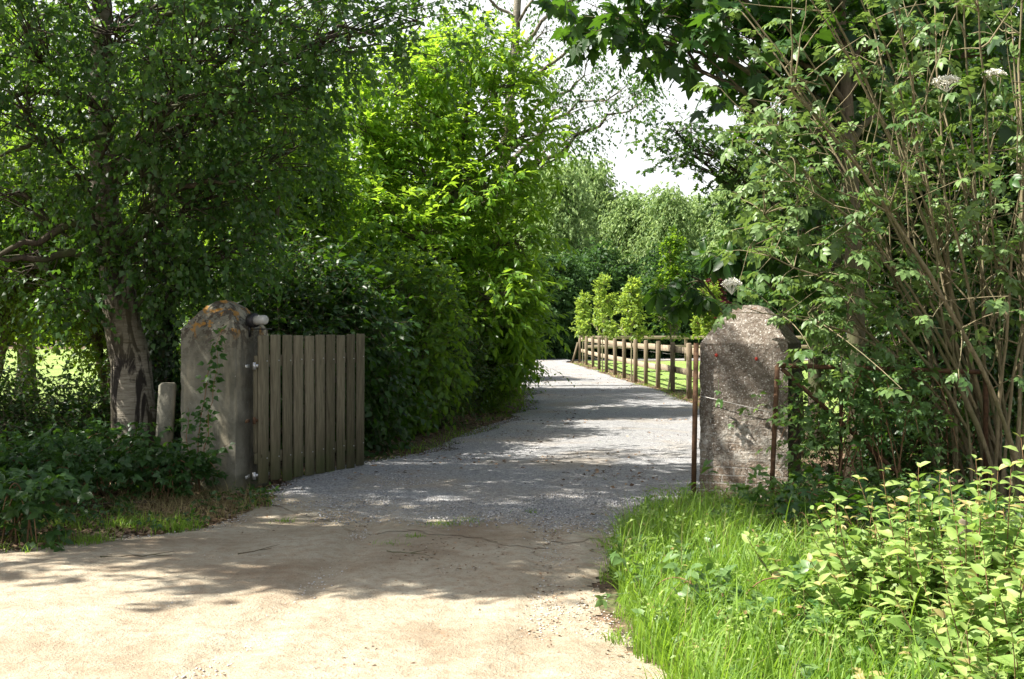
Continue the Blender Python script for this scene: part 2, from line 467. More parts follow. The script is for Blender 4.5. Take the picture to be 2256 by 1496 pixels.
def brickmat():
    m, n = newmat('rendered_brick'); v = coords(n)
    s = N(n, 'ShaderNodeSeparateXYZ'); n.links.new(v, s.inputs[0])
    cx = N(n, 'ShaderNodeCombineXYZ')
    n.links.new(mth(n, 'ADD', s.outputs[0], s.outputs[1]), cx.inputs[0]); n.links.new(s.outputs[2], cx.inputs[1])
    b = N(n, 'ShaderNodeTexBrick'); b.inputs['Scale'].default_value = 1
    b.inputs['Brick Width'].default_value = .215; b.inputs['Row Height'].default_value = .072; b.inputs['Mortar Size'].default_value = .007
    b.inputs['Mortar Smooth'].default_value = .3
    b.inputs['Color1'].default_value = (.19, .13, .085, 1); b.inputs['Color2'].default_value = (.27, .20, .14, 1); b.inputs['Mortar'].default_value = (.42, .38, .33, 1)
    wv = N(n, 'ShaderNodeVectorMath', operation='MULTIPLY_ADD')
    nz = N(n, 'ShaderNodeTexNoise'); nz.inputs['Scale'].default_value = 12; n.links.new(v, nz.inputs['Vector'])
    n.links.new(nz.outputs['Color'], wv.inputs[0]); wv.inputs[1].default_value = (.014,) * 3; n.links.new(cx.outputs[0], wv.inputs[2])
    n.links.new(wv.outputs[0], b.inputs['Vector'])
    f = noise(n, v, 6, 6, .7); f2 = noise(n, v, 22, 5, .7)
    rend = ramp(n, f2, [(.3, (.15, .12, .09)), (.5, (.40, .36, .305)), (.66, (.66, .62, .56))])
    bm = ramp(n, mth(n, 'MULTIPLY_ADD', s.outputs[2], .42, mth(n, 'MULTIPLY_ADD', f, 1.2, -.45)), [(.28, (.1, .1, .1)), (.46, (1, 1, 1))])
    c = mixc(n, bm, b.outputs['Color'], rend)
    st = noise(n, coords(n, (1.2, 1.2, .8)), 3.2, 6, .75)
    hz = mth(n, 'MULTIPLY_ADD', s.outputs[2], .22, -.12)
    c = mixc(n, ramp(n, mth(n, 'ADD', st, hz), [(.44, (0, 0, 0)), (.56, (.85, .85, .85))]), c, (.105, .08, .06))
    c = mixc(n, ramp(n, noise(n, v, 18, 6, .8), [(.50, (0, 0, 0)), (.66, (.5, .5, .5))]), c, (.56, .52, .46))
    c = mixc(n, ramp(n, noise(n, coords(n, (1.3, 1.3, 1)), 15, 5, .8), [(.56, (0, 0, 0)), (.63, (.7, .7, .7))]), c, (.09, .055, .04))
    c = mixc(n, ramp(n, noise(n, v, 62, 3, .6), [(.60, (0, 0, 0)), (.64, (.75, .75, .75))]), c, (.62, .60, .56))
    c = mixc(n, ramp(n, noise(n, coords(n, (1, 1, 1.2)), 30, 4, .7), [(.60, (0, 0, 0)), (.65, (.7, .7, .7))]), c, (.07, .05, .04))
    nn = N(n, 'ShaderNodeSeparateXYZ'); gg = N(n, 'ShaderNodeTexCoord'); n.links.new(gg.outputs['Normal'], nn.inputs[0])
    c = mixc(n, ramp(n, nn.outputs[0], [(.84, (0, 0, 0)), (.95, (.75, .75, .75))]), c, (.055, .05, .03))   # shade of the right face painted in as a dark mossy tone
    top = mth(n, 'MULTIPLY', mth(n, 'ADD', mth(n, 'MULTIPLY_ADD', s.outputs[2], 3.2, -5.0), mth(n, 'MULTIPLY', noise(n, v, 7, 5, .7), 1.6)), .5)
    c = mixc(n, ramp(n, top, [(.80, (0, 0, 0)), (.86, (.7, .7, .7))]), c, (.13, .06, .025))
    h = mth(n, 'ADD', mth(n, 'MULTIPLY', f2, .9), mth(n, 'MULTIPLY', mth(n, 'MULTIPLY', b.outputs['Fac'], mth(n, 'SUBTRACT', 1.0, bm)), -.25))
    finish(n, c, .95, h, 1.0, .04); return m
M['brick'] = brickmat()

def woodmat(name, c1, c2, sc_=(14, 14, 1.1), green=0.0):
    m, n = newmat(name); v = coords(n, sc_)
    f = noise(n, v, 3.2, 5, .65, .6)
    g = noise(n, coords(n, (sc_[0] * 4, sc_[1] * 4, sc_[2] * 1.5)), 2.5, 3, .6)
    c = ramp(n, mth(n, 'ADD', mth(n, 'MULTIPLY', f, .7), mth(n, 'MULTIPLY', g, .3)), [(.32, c1), (.66, c2)])
    a = N(n, 'ShaderNodeAttribute', attribute_name='var')
    c = mixc(n, a.outputs['Fac'], c, (.50, .50, .46), 'MULTIPLY')
    kn = N(n, 'ShaderNodeTexVoronoi'); kn.inputs['Scale'].default_value = 4.0
    n.links.new(coords(n, (1.8, 1.8, .8)), kn.inputs['Vector'])
    c = mixc(n, ramp(n, kn.outputs['Distance'], [(.05, (.8, .8, .8)), (.09, (0, 0, 0))]), c, tuple(.35 * x for x in c1))
    if green:
        s = N(n, 'ShaderNodeSeparateXYZ'); n.links.new(coords(n), s.inputs[0])
        lo = mth(n, 'MULTIPLY', mth(n, 'MULTIPLY_ADD', s.outputs[2], -1.3, 1.1), noise(n, coords(n), 3, 3, .5))
        c = mixc(n, ramp(n, lo, [(.25, (0, 0, 0)), (.7, (green,) * 3)]), c, (.09, .12, .04))
    finish(n, c, .85, mth(n, 'ADD', f, g), .5, .004); return m
M['gate_wood'] = woodmat('treated_gate_wood', (.085, .072, .045), (.26, .23, .155), green=.8)
M['fence_wood'] = woodmat('fence_wood', (.10, .077, .05), (.26, .205, .135))
M['rail_wood'] = woodmat('rail_wood', (.24, .19, .13), (.46, .38, .27), (1.2, 1.2, 14))
M['stump_wood'] = woodmat('grey_stake_wood', (.18, .14, .09), (.42, .36, .27))
def rust():
    m, n = newmat('rusty_iron'); f = noise(n, coords(n), 25, 5, .7)
    finish(n, ramp(n, f, [(.3, (.045, .025, .015)), (.6, (.12, .065, .035)), (.8, (.20, .12, .07))]), .85, f, .5, .004, .2); return m
M['rust'] = rust()
def plain(name, c, rough=.5, metal=0.0):
    m, n = newmat(name); f = noise(n, coords(n), 30, 3, .6)
    finish(n, mixc(n, f, tuple(.8 * x for x in c), c), rough, f, .15, .002, metal); return m
M['steel'] = plain('galvanised_steel', (.55, .55, .55), .4, .7)
M['wire'] = plain('wire', (.5, .48, .45), .5, .5)
M['black'] = plain('black_plastic', (.02, .02, .022), .4)
M['white'] = plain('white_lamp_glass', (.42, .42, .4), .25)
M['red'] = plain('red_plastic', (.5, .06, .04), .5)
M['flower'] = plain('cream_flower', (.86, .85, .74), .8)

def sandnodes(n):
    v = coords(n)
    f = noise(n, v, .9, 6, .65); g = noise(n, v, 9, 5, .75); h = noise(n, v, 70, 3, .7)
    c = ramp(n, f, [(.32, (.24, .185, .125)), (.48, (.36, .31, .228)), (.70, (.44, .395, .305))])
    c = mixc(n, ramp(n, g, [(.36, (.6, .6, .6)), (.56, (0, 0, 0))]), c, (.25, .175, .11))
    c = mixc(n, ramp(n, h, [(.62, (0, 0, 0)), (.7, (.7, .7, .7))]), c, (.52, .46, .37))
    c = mixc(n, ramp(n, noise(n, v, 45, 3, .6), [(.63, (0, 0, 0)), (.67, (.65, .65, .65))]), c, (.13, .09, .055))
    return v, c, mth(n, 'ADD', mth(n, 'MULTIPLY', g, 1.0), mth(n, 'MULTIPLY', h, .35))
def sandmat(name='sandy_earth'):
    m, n = newmat(name); v, c, hh = sandnodes(n)
    finish(n, c, .95, hh, .9, .035); return m
M['sand'] = sandmat()
def gravelmat():
    m, n = newmat('grey_gravel'); v = coords(n)
    vo = N(n, 'ShaderNodeTexVoronoi'); vo.inputs['Scale'].default_value = 68; n.links.new(v, vo.inputs['Vector'])
    vs = N(n, 'ShaderNodeSeparateColor'); n.links.new(vo.outputs['Color'], vs.inputs[0])
    c = ramp(n, vs.outputs[0], [(0, (.19, .19, .2)), (.5, (.34, .34, .345)), (1, (.54, .535, .52))])
    f = noise(n, v, .55, 5, .6)
    c = mixc(n, ramp(n, f, [(.5, (0, 0, 0)), (.66, (.55, .55, .55))]), c, (.42, .34, .24))
    s = N(n, 'ShaderNodeSeparateXYZ'); n.links.new(v, s.inputs[0])
    # towards the lane the gravel thins out into sand
    _, sc2, sh = sandnodes(n)
    e = mth(n, 'ADD', mth(n, 'MULTIPLY_ADD', s.outputs[1], .5, -5.15), mth(n, 'ADD', mth(n, 'MULTIPLY', s.outputs[0], .275), mth(n, 'MULTIPLY_ADD', noise(n, v, 1.3, 7, .75), 1.8, -.9)))
    mk = ramp(n, mth(n, 'ADD', e, .5), [(.22, (1, 1, 1)), (.74, (0, 0, 0))])
    c = mixc(n, mk, c, sc2)
    # brown leaf debris in drifts
    c = mixc(n, ramp(n, noise(n, coords(n, (.8, 2.2, 1)), 2.1, 6, .75), [(.63, (0, 0, 0)), (.68, (.7, .7, .7))]), c, (.19, .13, .08))
    hb = N(n, 'ShaderNodeMix'); n.links.new(mk, hb.inputs[0]); n.links.new(vo.outputs['Distance'], hb.inputs[2]); n.links.new(sh, hb.inputs[3])
    finish(n, c, .93, hb.outputs[0], .9, .03); return m
M['gravel'] = gravelmat()
def earthmat():
    m, n = newmat('leaf_litter_earth'); v = coords(n)
    vo = N(n, 'ShaderNodeTexVoronoi'); vo.inputs['Scale'].default_value = 22; n.links.new(v, vo.inputs['Vector'])
    vs = N(n, 'ShaderNodeSeparateColor'); n.links.new(vo.outputs['Color'], vs.inputs[0])
    c = ramp(n, vs.outputs[0], [(0, (.06, .04, .025)), (.5, (.13, .085, .055)), (1, (.24, .165, .11))])
    f = noise(n, v, .8, 5, .65)
    c = mixc(n, ramp(n, f, [(.48, (0, 0, 0)), (.6, (.7, .7, .7))]), c, (.06, .085, .025))
    finish(n, c, .95, mth(n, 'ADD', vo.outputs['Distance'], f), .9, .03); return m
M['earth'] = earthmat()
def lawnmat():
    m, n = newmat('short_grass'); v = coords(n)
    f = noise(n, v, .35, 6, .7); g = noise(n, v, 14, 4, .7)
    c = ramp(n, mth(n, 'ADD', mth(n, 'MULTIPLY', f, .6), mth(n, 'MULTIPLY', g, .4)), [(.35, (.12, .19, .04)), (.5, (.22, .31, .08)), (.66, (.36, .43, .14))])
    finish(n, c, .95, g, 1.0, .06); return m
M['lawn'] = lawnmat()
def stonemat():
    m, n = newmat('gravel_stone')
    a = N(n, 'ShaderNodeAttribute', attribute_name='var')
    finish(n, ramp(n, a.outputs['Fac'], [(0, (.15, .15, .16)), (.5, (.34, .34, .345)), (.85, (.54, .535, .53)), (1, (.45, .37, .28))]), .85); return m
M['stone'] = stonemat()
def littermat():
    m, n = newmat('dead_leaf')
    a = N(n, 'ShaderNodeAttribute', attribute_name='var')
    finish(n, ramp(n, a.outputs['Fac'], [(0, (.07, .04, .025)), (.5, (.20, .125, .07)), (1, (.38, .27, .17))]), .8); return m
M['litter'] = littermat()

# ------------------------------------------------------------------ ground
def hgt(x, y):
    x = np.asarray(x, float); y = np.asarray(y, float)
    h = .012 * np.sin(x * 1.1 + .7 * y) + .010 * np.sin(.8 * x - 1.3 * y + 1.0) + .012 * np.sin(.45 * y + .3 * x)
    fade = np.clip((80 - y) / 30, 0, 1)
    return h * fade
def axis(fine0, fine1, step, lo, hi):
    a = list(np.arange(fine0, fine1, step)); s = step
    while a[-1] < hi: s *= 1.25; a.append(a[-1] + s)
    b = []; s = step; x = fine0
    while x > lo: s *= 1.25; x -= s; b.append(x)
    return np.array(b[::-1] + a)
def gridsheet(xs, ys, zf, mask=None, name='ground', mat=None, kind='structure', smooth=True):
    X, Y = np.meshgrid(xs, ys)
    V = np.stack([X, Y, zf(X, Y)], -1).reshape(-1, 3)
    nx, ny = len(xs), len(ys)
    i, j = np.meshgrid(np.arange(nx - 1), np.arange(ny - 1))
    a = (j * nx + i).ravel()
    f = np.stack([a, a + 1, a + nx + 1, a + nx], 1)
    if mask is not None:
        cx = (X[:-1, :-1] + X[1:, 1:]).ravel() / 2; cy = (Y[:-1, :-1] + Y[1:, 1:]).ravel() / 2
        f = f[mask(cx, cy)]
        used = np.unique(f); mp = np.zeros(len(V), int); mp[used] = np.arange(len(used)); V = V[used]; f = mp[f]
    mb = MB(); mb.add(V, f)
    o = mb.build(name, mat, None, smooth)
    tag(o, kind=kind); return o
gridsheet(axis(-9, 8, .2, -420, 420), axis(2, 40, .2, -60, 700), lambda x, y: hgt(x, y), None, 'ground', M['earth'])

def vnoise(x, y, s, seed=0):
    """cheap value noise on numpy arrays"""
    x = np.asarray(x) / s; y = np.asarray(y) / s
    xi, yi = np.floor(x).astype(int), np.floor(y).astype(int)
    fx, fy = x - xi, y - yi
    fx = fx * fx * (3 - 2 * fx); fy = fy * fy * (3 - 2 * fy)
    def hsh(a, b):
        q = np.sin(a * 127.1 + b * 311.7 + seed * 74.7) * 43758.5453
        return q - np.floor(q)
    return (hsh(xi, yi) * (1 - fx) + hsh(xi + 1, yi) * fx) * (1 - fy) + (hsh(xi, yi + 1) * (1 - fx) + hsh(xi + 1, yi + 1) * fx) * fy
def inpoly(x, y, poly):
    x = np.asarray(x); y = np.asarray(y); r = np.zeros(x.shape, bool); n = len(poly)
    for i in range(n):
        (x1, y1), (x2, y2) = poly[i], poly[(i + 1) % n]
        c = ((y1 > y) != (y2 > y)) & (x < (x2 - x1) * (y - y1) / ((y2 - y1) if y2 != y1 else 1e-9) + x1)
        r ^= c
    return r
def edgenoise(x, y, amp):
    return amp * (vnoise(x, y, .9, 1) + .6 * vnoise(x, y, .35, 2) + .4 * vnoise(x, y, .12, 3) - 1.0)
SAND = [(-16, -6), (0.75, -6), (.66, 4.5), (.68, 5.6), (.6, 6.6), (.56, 7.25), (.75, 9.07), (1.2, 10.4), (1.75, 11.6), (-2.4, 12.4), (-2.2, 11.3), (-2.5, 9.9), (-3.5, 8.8), (-6, 8.2), (-16, 7.7)]
def pdist(x, y, poly):
    d = np.full(np.shape(x), 1e9)
    for i in range(len(poly)):
        (x1, y1), (x2, y2) = poly[i], poly[(i + 1) % len(poly)]
        dx, dy = x2 - x1, y2 - y1; t = np.clip(((x - x1) * dx + (y - y1) * dy) / (dx * dx + dy * dy), 0, 1)
        d = np.minimum(d, np.hypot(x - x1 - t * dx, y - y1 - t * dy))
    return d
def sandrelief(x, y):
    xe, ye = x + edgenoise(x, y, .35), y + edgenoise(y, x, .4)
    return sandrelief0(x, y) * np.clip(pdist(xe, ye, SAND) / .3, 0, 1)
def sandrelief0(x, y):
    r = .008 * vnoise(x, y, .37, 5) + .004 * vnoise(x, y, .17, 6) + .007 * vnoise(x, y, .07, 7)
    # wheel ruts that swing from the drive onto the lane
    for off in (-.72, .72):
        xc = -.45 + off - .035 * np.maximum(9 - y, 0) ** 2 * .55
        d = (x - xc) / .13
        tread = .004 * np.sin(y * 85 + x * 30)
        r = r - (.014 + tread) * np.exp(-d * d) + .009 * np.exp(-(np.abs(d) - 1.7) ** 2 * 2)
    return r + .008
gridsheet(np.arange(-8, 2.0, .035), np.arange(4.5, 12.4, .035), lambda x, y: hgt(x, y) + .004 + np.maximum(sandrelief(x, y), 0),
          lambda x, y: inpoly(x + edgenoise(x, y, .35), y + edgenoise(y, x, .4), SAND), 'lane', M['sand'])
gridsheet(np.arange(-16, 2.0, .25), np.arange(-6, 4.6, .25), lambda x, y: hgt(x, y) + .012, lambda x, y: inpoly(x, y, SAND), 'near_lane', M['sand'])

LE = np.array([[8.5, -.9], [9.6, -1.3], [10.6, -1.9], [11.9, -2.3], [13.2, -2.0], [13.9, -1.75], [15.4, -1.0], [18.3, -.5], [21, .1], [25.3, .4], [29.6, .45], [35.7, .2], [50, -.2], [60, -.6], [67, -4]])
RE = np.array([[8.5, .6], [9.6, .75], [10.6, 1.3], [11.6, 1.75], [14, 2.6], [18, 3.3], [23.9, 3.65], [29.6, 3.6], [40.8, 3.3], [50, 2.9], [56.8, 2.6], [62, 2.9], [67, 2.6]])
def drive():
    ys = [8.6]
    while ys[-1] < 66.5: ys.append(ys[-1] + .04 * max(1, (ys[-1] / 12) ** 1.6))
    ys = np.array(ys); nu = 110
    u = np.linspace(0, 1, nu)
    l = np.interp(ys, LE[:, 0], LE[:, 1]) + .35 * (vnoise(ys, ys * 0, .8, 11) - .5) + .16 * (vnoise(ys, ys * 0, .2, 12) - .5)
    r = np.interp(ys, RE[:, 0], RE[:, 1]) + .3 * (vnoise(ys, ys * 0, .9, 13) - .5) + .14 * (vnoise(ys, ys * 0, .22, 14) - .5)
    X = l[:, None] + (r - l)[:, None] * u[None]; Y = np.repeat(ys[:, None], nu, 1)
    Y = Y + np.where(Y < 10.6, 1, 0) * 0
    mid = .5 + .5 * np.cos((u[None] - .5) * 2 * math.pi * 2)         # two wheel tracks, raised centre
    Z = hgt(X, Y) + .03 + .012 * mid + .014 * vnoise(X, Y, .25, 15) + .006 * vnoise(X, Y, .08, 16)
    Z = Z + np.clip((Y - 9.5) / 2, 0, 1) * .008
    edge = np.minimum(u, 1 - u)[None] * np.ones_like(X)
    Z = Z - np.clip(1 - edge / .04, 0, 1) * .03
    b = np.clip((Y - 10.2) / 1.8, 0, 1); b = b * b * (3 - 2 * b)
    insand = inpoly(X + edgenoise(X, Y, .35), Y + edgenoise(Y, X, .4), SAND)
    low = hgt(X, Y) + .008 + np.where(insand, np.maximum(sandrelief(X, Y), 0), 0)
    Z = np.maximum(low * (1 - b) + Z * b, low)
    V = np.stack([X, Y, Z], -1).reshape(-1, 3)
    ny = len(ys); i, j = np.meshgrid(np.arange(nu - 1), np.arange(ny - 1)); a = (j * nu + i).ravel()
    f = np.stack([a, a + 1, a + nu + 1, a + nu], 1)
    cx = (X[:-1, :-1] + X[1:, 1:]).ravel() / 2; cy = (Y[:-1, :-1] + Y[1:, 1:]).ravel() / 2
    f = f[cy + .9 * vnoise(cx, cy, .7, 17) + .5 * vnoise(cx, cy, .15, 18) + .45 * cx > 9.9]
    mb = MB(); mb.add(V, f); tag(mb.build('gravel_driveway', M['gravel'], None, True), kind='structure')
drive()
# paddock, meadow, far yard
gridsheet(axis(3.5, 9, .5, 3.4, 60), np.arange(12.5, 60.5, .5), lambda x, y: hgt(x, y) + .012 + .02 * vnoise(x, y, 1.1, 3), lambda x, y: (x > 4.25 - (y - 28) * .03 + .3 * vnoise(x, y, .7, 9)) & (y > 14), 'paddock', M['lawn'])
gridsheet(np.arange(-80, -3, 1.0), np.arange(22, 95, 1.0), lambda x, y: hgt(x, y) + .012 + .02 * vnoise(x, y, 1.3, 4), lambda x, y: (x < -4.5) & (y > 22), 'meadow', M['lawn'])
gridsheet(np.arange(2.8, 40, .6), np.arange(61.5, 75, .6), lambda x, y: hgt(x, y) + .012, None, 'gravel_yard', M['gravel'])

# ------------------------------------------------------------------ gate pillars
def pillar(name, label, corner, ang, wdt, zt, prof, mat, seed):
    """near-left or near corner, front tangent angle; local x along the front face, y into the pillar"""
    root = empty(name, (corner[0], corner[1], 0), ang); tag(root, label, 'gate pillar')
    rng = np.random.default_rng(seed)
    rows = [(0.0 - .05, 1.0)] + [(z, 1.0) for z in np.linspace(.06, zt, 60)] + [(zt + dz, fr) for fr, dz in prof]
    m = 22; V, nf = [], []
    ring = []
    for s_ in range(4):
        for k in range(m):
            t = k / m * 2 - 1
            ring.append([(t, -1), (1, t), (-t, 1), (-1, -t)][s_])
    ring = np.array(ring)
    # round the corners a little
    rr = np.max(np.abs(ring), 1, keepdims=True); L2 = np.linalg.norm(ring, axis=1, keepdims=True)
    ring = ring * (1 - .012 * np.clip((L2 - 1.25) / .16, 0, 1))
    h = wdt / 2
    for z, fr in rows:
        p = ring * h * fr + h
        a = p[:, 0] - h; b = p[:, 1] - h
        n1 = vnoise(a * 3 + z * 7 + 50, b * 3 + z * 5 + 50, .5, seed) + .5 * vnoise(a * 9 + z * 11 + 50, b * 9 + z * 13 + 50, .5, seed + 1) - .75
        dd = nrm(np.stack([a, b], 1)) * (n1 * .013 + .006 * (vnoise(a * 40 + z * 31 + 90, b * 40 + z * 43 + 90, .6, seed + 2) - .5))[:, None]
        V.append(np.concatenate([p + dd, np.full((len(p), 1), z) + rng.normal(0, .002, (len(p), 1))], 1))
    V = np.array(V); K = len(rows); n = 4 * m
    mb = MB(); r = (np.arange(K - 1) * n)[:, None]; k = np.arange(n)[None]
    f = np.stack([r + k, r + (k + 1) % n, r + n + (k + 1) % n, r + n + k], -1).reshape(-1, 4)
    mb.add(V.reshape(-1, 3), f)
    mb.f.append(np.array([[(K - 1) * n + i for i in range(n)]]))
    mb.build('shaft', mat, root, smooth=True, local=True).data.set_sharp_from_angle(angle=R(32))
    return root
def interp_prof(pts):
    out = []
    for (f0, d0), (f1, d1) in zip([(1.0, 0)] + pts[:-1], pts):
        for t in (.12, .25, .37, .5, .62, .75, .87, 1): out.append((f0 + (f1 - f0) * t, d0 + (d1 - d0) * t))
    return out
AL = -R(19)
# left pillar: near corner (-2.70,11.97); local origin = front-left corner
LPW = .63
lc = np.array([-2.70, 11.97]) - np.array([math.cos(AL), math.sin(AL)]) * LPW
pl = pillar('gate_pillar', 'grey concrete gate pillar with orange lichen on its cap, behind the boarded gate', lc, AL, LPW, 1.59, interp_prof([(.70, .13), (.50, .215), (.22, .28), (.05, .295)]), M['concrete'], 3)
AR = -R(21.7)
RPW = .80
rc = np.array([1.70, 11.13])
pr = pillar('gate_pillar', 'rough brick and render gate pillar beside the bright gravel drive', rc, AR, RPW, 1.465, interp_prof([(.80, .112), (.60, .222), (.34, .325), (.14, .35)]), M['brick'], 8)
pr_f = lambda s, off, z: (rc[0] + math.cos(AR) * s + math.sin(AR) * off, rc[1] + math.sin(AR) * s - math.cos(AR) * off, z)  # off forward (towards the camera)
for s_, z in ((.16, 1.36), (.52, 1.33)):
    mb = MB(); box(mb, (s_, -.012, z), (.024, .035, .032), 0, .008); o = mb.build('insulator', M['red'], pr, local=True)
mb = MB(); tube(mb, [pr_f(-.03, .03, 1.0), pr_f(.2, .035, .955), pr_f(.45, .035, .90), pr_f(.75, .03, .84)], .003, sides=5)
tag(mb.build('wire', M['wire'], None), 'thin pale wire drawn across the face of the brick pillar', 'wire')
# rusty angle iron against the left edge of the brick pillar
r_ = empty('iron_post', (1.655, 11.08, 0)); tag(r_, 'thin rusty angle iron upright against the left edge of the brick pillar', 'iron post')
mb = MB(); box(mb, (1.652, 11.08, .72), (.045, .008, 1.5), -.3, .0, tilt=(.018, 0)); box(mb, (1.672, 11.105, .72), (.008, .05, 1.5), -.3, 0, tilt=(.018, 0)); mb.build('angle_bar', M['rust'], r_)

# lamp on the concrete pillar
lx = at(568, 706, 12.15)
lr = empty('gate_lamp', lx); tag(lr, 'small white bulkhead lamp in a black ring on the cap of the grey concrete pillar', 'lamp')
def revolve(mb, c, axis_, prof, sides=20):
    ax = nrm(np.array(axis_, float)); ref = np.array([0, 0, 1.]) if abs(ax[2]) < .9 else np.array([1., 0, 0])
    A = nrm(np.cross(ax, ref)); B = np.cross(ax, A); th = np.arange(sides) * 2 * math.pi / sides
    V = np.concatenate([np.array(c) + ax * t + r * (A * np.cos(th)[:, None] + B * np.sin(th)[:, None]) for t, r in prof])
    K = len(prof); r0 = (np.arange(K - 1) * sides)[:, None]; k = np.arange(sides)[None]
    f = np.stack([r0 + k, r0 + (k + 1) % sides, r0 + sides + (k + 1) % sides, r0 + sides + k], -1).reshape(-1, 4)
    n0 = mb.n; mb.add(V, f); mb.f.append(np.array([[n0 + i for i in range(sides)][::-1], [n0 + (K - 1) * sides + i for i in range(sides)]]))
axl = (1, -.55, .04)
mb = MB(); revolve(mb, lx + np.array([-.06, .03, 0]), axl, [(-.05, .05), (-.03, .068), (.015, .075), (.045, .07)]); mb.build('housing', M['black'], lr, True)
mb = MB(); revolve(mb, lx + np.array([-.06, .03, 0]), axl, [(.035, .05), (.13, .049), (.165, .046), (.178, .036), (.18, .01)]); mb.build('glass', M['white'], lr, True)
mb = MB(); tube(mb, [lx + np.array([-.09, .04, -.05]), lx + np.array([-.09, .05, -.1]), lx + np.array([-.1, .06, -.16])], .02); box(mb, lx + np.array([.03, .02, -.085]), (.2, .1, .012), -.4, .003); mb.build('bracket', M['black'], lr)

# ------------------------------------------------------------------ wooden gate
G0 = np.array([-2.50, 12.02]); G1 = np.array([-1.65, 13.73]); gd = (G1 - G0) / np.linalg.norm(G1 - G0); gang = math.atan2(gd[1], gd[0]); gn = np.array([gd[1], -gd[0]])
gl = np.linalg.norm(G1 - G0)
gr = empty('wooden_gate', (G0[0], G0[1], 0), gang); tag(gr, 'boarded wooden gate leaf standing open against the grey concrete pillar', 'gate')
mb = MB(); rng = np.random.default_rng(5)
nb = 10; pitch = gl / nb
for i in range(nb):
    wd = pitch * rng.uniform(.75, .84); cx = (i + .5) * pitch + rng.normal(0, .003); zt = 1.535 + rng.normal(0, .006); zb = .075 + rng.normal(0, .010)
    # slightly domed boards
    prof = [(-.5, 0), (-.47, .012), (-.3, .024), (0, .030), (.3, .024), (.47, .012), (.5, 0), (.5, -.006), (-.5, -.006)]
    V = []
    lean = rng.normal(0, .004)
    for z in (zb, (zb + zt) / 2, zt - .01, zt):
        sh = .94 if z == zt else 1
        V += [[cx + lean * (z - .8) + u * wd * sh, -v * sh - .002, z] for u, v in prof]
    V = np.array(V); n = len(prof); r0 = (np.arange(3) * n)[:, None]; k = np.arange(n)[None]
    f = np.stack([r0 + k, r0 + n + k, r0 + n + (k + 1) % n, r0 + (k + 1) % n], -1).reshape(-1, 4)
    n0 = mb.n; mb.add(V, f, np.full(len(V), rng.uniform(0, 1))); mb.f.append(np.array([[n0 + j for j in range(n)], [n0 + 3 * n + j for j in range(n)][::-1]]))
mb.build('board_panel', M['gate_wood'], gr, False, local=True)
nail = None
for i in range(nb):
    for z in (.32, 1.28):
        if nail is None:
            mb = MB(); tube(mb, [(0, -.002, 0), (0, .006, 0)], .006, sides=8); nail = mb.build('nail', M['steel'], gr, local=True); o = nail
        else: o = nail.copy(); col.objects.link(o)
        o.parent = gr; o.location = ((i + .5) * pitch + .02, -.034, z + .01 * math.sin(i * 3))
for z in (.32, 1.28):
    mb = MB(); box(mb, (gl / 2, .035, z), (gl - .04, .05, .11), 0, .004); mb.build('frame_rail', M['gate_wood'], gr, local=True)
mb = MB(); P = np.array([[.1, .085, .36], [gl - .1, .085, 1.22]]); tube(mb, P, .03, sides=4); mb.build('brace', M['gate_wood'], gr, local=True)
for x in (.035, gl - .035):
    mb = MB(); box(mb, (x, .036, .8), (.05, .045, .84), 0, .004); mb.build('frame_stile', M['gate_wood'], gr, local=True)
for z, mt_ in ((1.235, 'steel'), (.70, 'rust'), (.16, 'steel')):
    mb = MB(); tube(mb, [(-.045, .0, z - .035), (-.045, .0, z + .035)], .016, sides=10); box(mb, (-.12, .02, z), (.16, .012, .03), .45, .002); box(mb, (.08, .0, z), (.22, .004, .03), 0, 0)
    mb.build('hinge', M[mt_], gr, local=True)

# short leaning stone post beside the concrete pillar
sp_ = empty('stone_post', (-3.55, 12.45, 0)); tag(sp_, 'short leaning grey concrete post left of the gate pillar', 'post')
mb = MB(); box(mb, (-3.53, 12.45, .5), (.17, .16, 1.1), .2, .025, tilt=(.06, 0)); mb.build('shaft', M['concrete'], sp_)

# ------------------------------------------------------------------ rusty mesh gate
mg = empty('mesh_gate', (2.33, 10.66, 0)); tag(mg, 'rusty iron frame gate with chain link mesh overgrown by brambles', 'gate')
def mgp(px, py): # plane of the gate
    return None
a0 = np.array([2.31, 10.66]); a1 = np.array([4.35, 11.25]); ad = a1 - a0
P3 = lambda t, z: np.array([a0[0] + ad[0] * t, a0[1] + ad[1] * t, z])
lean = .035
for nm, p, q, rad in (('upright', P3(-.028, .12), P3(.0, 1.28), .022), ('upright', P3(.29, .12), P3(.295, 1.26), .017), ('upright', P3(1, .12), P3(1, 1.20), .022),
                      ('top_rail', P3(0, 1.28), P3(1, 1.20), .021), ('bottom_rail', P3(-.025, .14), P3(1, .14), .019), ('brace', P3(.02, 1.25), P3(.62, .2), .02)):
    mb = MB(); tube(mb, [p, (p * 2 + q) / 3 + np.array([0, .003, 0]), (p + q * 2) / 3, q], rad, sides=9); mb.build(nm, M['rust'], mg, True)
mb = MB(); L = np.linalg.norm(ad); Hm = 1.06; st = .085; ps = []
for s_ in (1, -1):
    k = -Hm
    while k < L:
        # line x = k + s*z
        if s_ > 0: x0, x1 = k, k + Hm; z0, z1 = .15, .15 + Hm
        else: x0, x1 = k + Hm, k; z0, z1 = .15, .15 + Hm
        xs_ = np.linspace(x0, x1, 6); zs_ = np.linspace(z0, z1, 6)
        ok = (xs_ > -.001) & (xs_ < L)
        if ok.sum() >= 2:
            xa, xb = xs_[ok][0], xs_[ok][-1]; za, zb_ = zs_[ok][0], zs_[ok][-1]
            pa, pb = P3(xa / L, za), P3(xb / L, zb_); pa[1] -= .004 * s_; pb[1] -= .004 * s_
            ps.append([pa, pb])
        k += st
